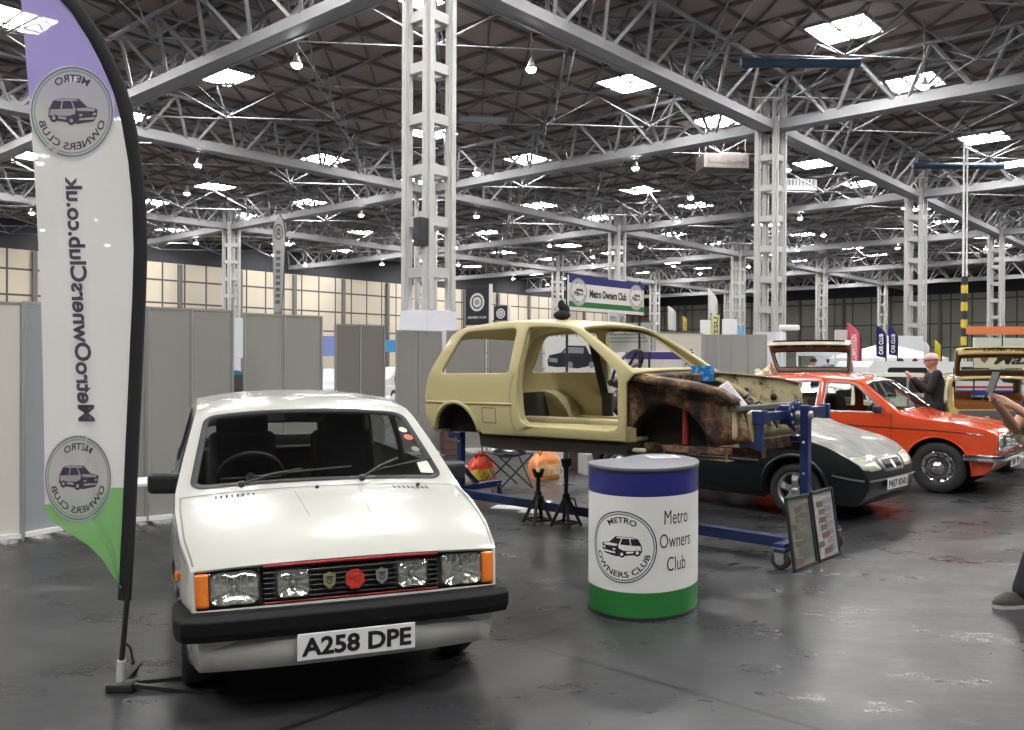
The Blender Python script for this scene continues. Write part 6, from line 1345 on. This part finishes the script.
# person photographing at the right edge, faces left (towards -x of the hall view)
ploc = V((3.67, 5.78, 0)); prz = pi + .12
J = J_(lel=(.18, .21, 1.14), lwr=(.39, .11, 1.30), rel=(.18, -.20, 1.14), rwr=(.40, -.06, 1.31), lhd=(.75, -.35, .55), rhd=(.75, .25, .60), lhth=(.3, -.5, .8), rhth=(.3, .5, .8), lhup=(-.3, .8, .3), rhup=(-.3, -.8, .3), curl=.75, face=(1, 0, -.05), lan=(.35, .10, .085), lkn=(.19, .10, .50), ran=(-.10, -.12, .085), rkn=(.0, -.11, .50))
person(ploc, prz, 'person in black T-shirt and dark trousers raising a phone at the right edge', J, skin_m, blackc, denim, mat('dark canvas shoe', (.06, .05, .045), .8), hair=mat('brown hair', (.05, .03, .02), .8))
o = empty('mobile_phone', ploc, prz, 'slim black mobile phone held up in both hands at the right edge', 'phone'); M = Matrix.Rotation(-.35, 3, 'Y')
MB().box((.50, .02, 1.47), (.009, .075, .145), M=M).build('phone_body', cammat, o, bev=.003); MB().box(V((.50, .02, 1.47)) + M @ V((-.0052, 0, 0)), (.001, .069, .135), M=M).build('phone_screen', mat('phone screen', (.02, .025, .03), .08), o)
# man in black jacket
J = J_(lel=(.12, .20, 1.18), lwr=(.30, .08, 1.36), rel=(.12, -.20, 1.18), rwr=(.30, -.06, 1.37), face=(1, 0, 0))
b = at(934, 360, 12.8); b.z = 0
person(b, pi - .2, 'man in black jacket and pale cap lifting something to his face behind the orange-red car', J, skin2, blackc, denim, blackc, cap=mat('pink white cap', (.6, .42, .42), .8), sleeves='long', hands=False, wid=1.15)
# bending man
J = J_(waist=(.08, 0, 1.08), chest=(.22, 0, 1.34), neck=(.35, 0, 1.45), headbase=(.38, 0, 1.47), head=(.46, 0, 1.49), crown=(.51, 0, 1.51), lsh=(.26, .18, 1.41), rsh=(.26, -.18, 1.41), lel=(.38, .22, 1.07), rel=(.38, -.22, 1.07), lwr=(.52, .15, .88), rwr=(.52, -.15, .88), face=(.85, 0, -.5))
b = at(748, 360, 14.8); b.z = 0
person(b, .15, 'balding man in a pale green shirt bending forward by the raised cream tailgate', J, skin2, mat('pale green shirt', (.42, .44, .34), .85), denim, blackc, sleeves='short', hands=False, wid=1.1)
for px, Y, lab, col in ((901, 28, 'distant visitor in dark clothes by the white marquee, the left of two heads', (.03, .03, .04)), (915, 30, 'distant visitor in dark clothes right of the marquee, the right of two heads', (.05, .04, .05)), (813, 27, 'distant visitor in pale shirt seen through the raised cream tailgate', (.5, .5, .55)), (829, 33, 'distant visitor in blue top seen through the raised cream tailgate', (.15, .25, .5))):
    b = at(px, 360, Y); b.z = 0; person(b, random.Random(px).random() * 6, lab, J_(), skin2, mat('top %d' % px, col, .85), denim, blackc, hair=mat('dark hair', (.03, .02, .02), .8), hands=False)
# ================================================================ BACKGROUND VEHICLES AND STANDS
def van(px, Y, rz, lab, col, stripe1=(.02, .04, .25), stripe2=(.5, .03, .04), L=4.5, h=1.62):
    b = at(px, 360, Y); b.z = 0; root = empty('van', b, rz, lab, 'van'); m = mat('van paint %d' % px, col, .3, coat=.4)
    pr = [(-L / 2, .45), (L / 2 - .1, .45), (L / 2, .6), (L / 2 - .05, 1.0), (L / 2 - .75, 1.08), (L / 2 - 1.25, h - .1), (L / 2 - 1.6, h), (-L / 2 + .1, h), (-L / 2, h - .15)]
    MB().prism(pr, -.9, .9, lambda a, c, d: V((a, d, c))).build('van_body', m, root, bev=.06, bseg=3)
    for s in (-1, 1):
        q = MB(); q.prism([(L / 2 - 1.95, 1.12), (L / 2 - .9, 1.12), (L / 2 - 1.2, h - .14), (L / 2 - 1.95, h - .14)], s * .895, s * .908, lambda a, c, d: V((a, d, c))); q.build('side_window', cammat, root)
        q = MB(); q.prism(rrect(-L / 2 + .5, 1.14, L / 2 - 2.9, h - .16, .08), s * .895, s * .908, lambda a, c, d: V((a, d, c))); q.build('side_window', cammat, root)
        MB().box((-.1, s * .905, .80), (L - .5, .012, .14)).build('blue_stripe', mat('stripe blue %d' % px, stripe1, .5), root); MB().box((-.1, s * .905, .95), (L - .5, .012, .06)).build('red_stripe', mat('stripe red %d' % px, stripe2, .5), root)
        for x in (-L / 2 + .95, L / 2 - .95): make_wheel(root, (x, s * .82, .33), s, .33, .2, 'disc', silver)
    return root
van(930, 23.5, .12, 'low white van with blue and red side stripes beyond the man in the black jacket', (.72, .74, .76))
def far_car(px, Y, rz, lab, col, col2=None):
    b = at(px, 360, Y); b.z = 0; root = empty('parked_car', b, rz, lab, 'car'); m = mat('far paint %d' % px, col, .25, coat=.6)
    pr = [(-2., .3), (2., .3), (2.05, .5), (1.95, .72), (.95, .88), (.45, 1.28), (.2, 1.36), (-1.0, 1.36), (-1.5, 1.02), (-2., .92), (-2.08, .6)]
    MB().prism(pr, -.8, .8, lambda a, c, d: V((a, d * (1 - .16 * max(0, (c - .85) / .5)), c))).build('car_body', m, root, bev=.06, bseg=3)
    for s in (-1, 1):
        q = MB(); q.prism([(-1.25, .92), (.72, .92), (.35, 1.26), (-.95, 1.28)], s * .80, s * .812, lambda a, c, d: V((a, d * (1 - .16 * max(0, (c - .85) / .5)), c))); q.build('side_window', cammat, root)
        for x in (-1.25, 1.3): make_wheel(root, (x, s * .70, .31), s, .31, .2, 'disc', silver)
        MB().box((2.03, s * .58, .62), (.06, .3, .14)).build('headlamp', lampg, root, bev=.02)
    q = MB(); q.prism([(-.62, .92), (.62, .92), (.56, 1.28), (-.56, 1.28)], 0, .02, lambda a, c, d: V((.95 - (c - .88) * 1.22 + d, a, c))); q.build('windscreen', cammat, root)
    MB().box((2.06, 0, .42), (.1, 1.5, .12)).build('bumper', chrome, root, bev=.03); return root
far_car(222, 19, .5, 'teal blue car glimpsed between the two left grey boards', (.01, .13, .22))
far_car(318, 24, 1.9, 'white and dark blue car glimpsed between the tall fold-out board and the next', (.5, .53, .65))
far_car(392, 30, 1.2, 'white car glimpsed between the two grey boards left of the nearest column', (.7, .7, .7))
far_car(897, 20, .15, 'pale cream saloon car behind the orange-red car windscreen', (.66, .66, .58))
far_car(985, 27, .4, 'silver car glimpsed through the raised gold tailgate', (.45, .46, .5))
far_car(800, 26, .6, 'silver blue car seen through the raised cream tailgate', (.35, .45, .6))
def awning(px, top, bot, w_, Y, col, lab, z0=0):
    b = at(px, 360, Y); b.z = 0; zt = at(px, top, Y).z; zb = at(px, bot, Y).z; w = w_ / F * Y; root = empty('trade_stand', b, .2, lab, 'trade stand')
    MB().box((0, 0, (zt + zb) / 2), (w, .06, zt - zb)).build('fascia', mat('fascia %d' % px, col, .5), root, bev=.01)
    for s in (-.48, .48): MB().box((s * w, .05, zt / 2), (.05, .05, zt)).build('post', white_m, root)
    MB().box((0, .3, .75), (w * .95, .6, .05)).build('table_top', white_m, root); return root
awning(238, 318, 358, 26, 24, (.66, .68, .70), 'white trade stand glimpsed left of the tall fold-out board')
awning(328, 336, 356, 22, 27, (.20, .26, .55), 'blue and white trade stand glimpsed right of the tall fold-out board')
awning(391, 340, 352, 20, 27, (.05, .28, .55), 'blue trade stand fascia glimpsed left of the nearest column')
awning(845, 330, 346, 20, 30, (.55, .5, .5), 'grey trade stand beyond the raised cream tailgate')
awning(905, 336, 362, 40, 34, (.60, .63, .66), 'long white trade stand wall behind the white marquee')
awning(1000, 338, 348, 60, 32, (.55, .57, .5), 'pale green trade stand fascia behind the Maxi script banner')
awning(820, 345, 356, 50, 33, (.6, .62, .66), 'white trade stand beyond the raised cream tailgate glass')
# barrier tape with posts in front of the van
for px, lab in ((908, 'left'), (955, 'right')):
    b = at(px, 360, 18.6); b.z = 0; o = MB().tube([(0, 0, 0), (0, 0, 1.35)], .025, 8).build('barrier_post', silver); o.location = b; tag(o, 'slim silver barrier post in front of the white van, the %s one' % lab, 'barrier post')
a = at(908, 360, 18.6); b = at(955, 360, 18.6); q = MB(); n = 16
for k in range(n): q.add([V((a.x + (b.x - a.x) * t, a.y, z)) for t, z in ((k / n, 1.18), ((k + .92) / n, 1.18), ((k + .92) / n, 1.26), (k / n, 1.26))], [(0, 1, 2, 3)], k % 2)
o = q.build('barrier_tape', [mat('tape red', (.6, .04, .04), .5), whp], None, solid=.003); tag(o, 'red and white barrier tape strung in front of the white van', 'tape')
# large dim lettering on the end wall
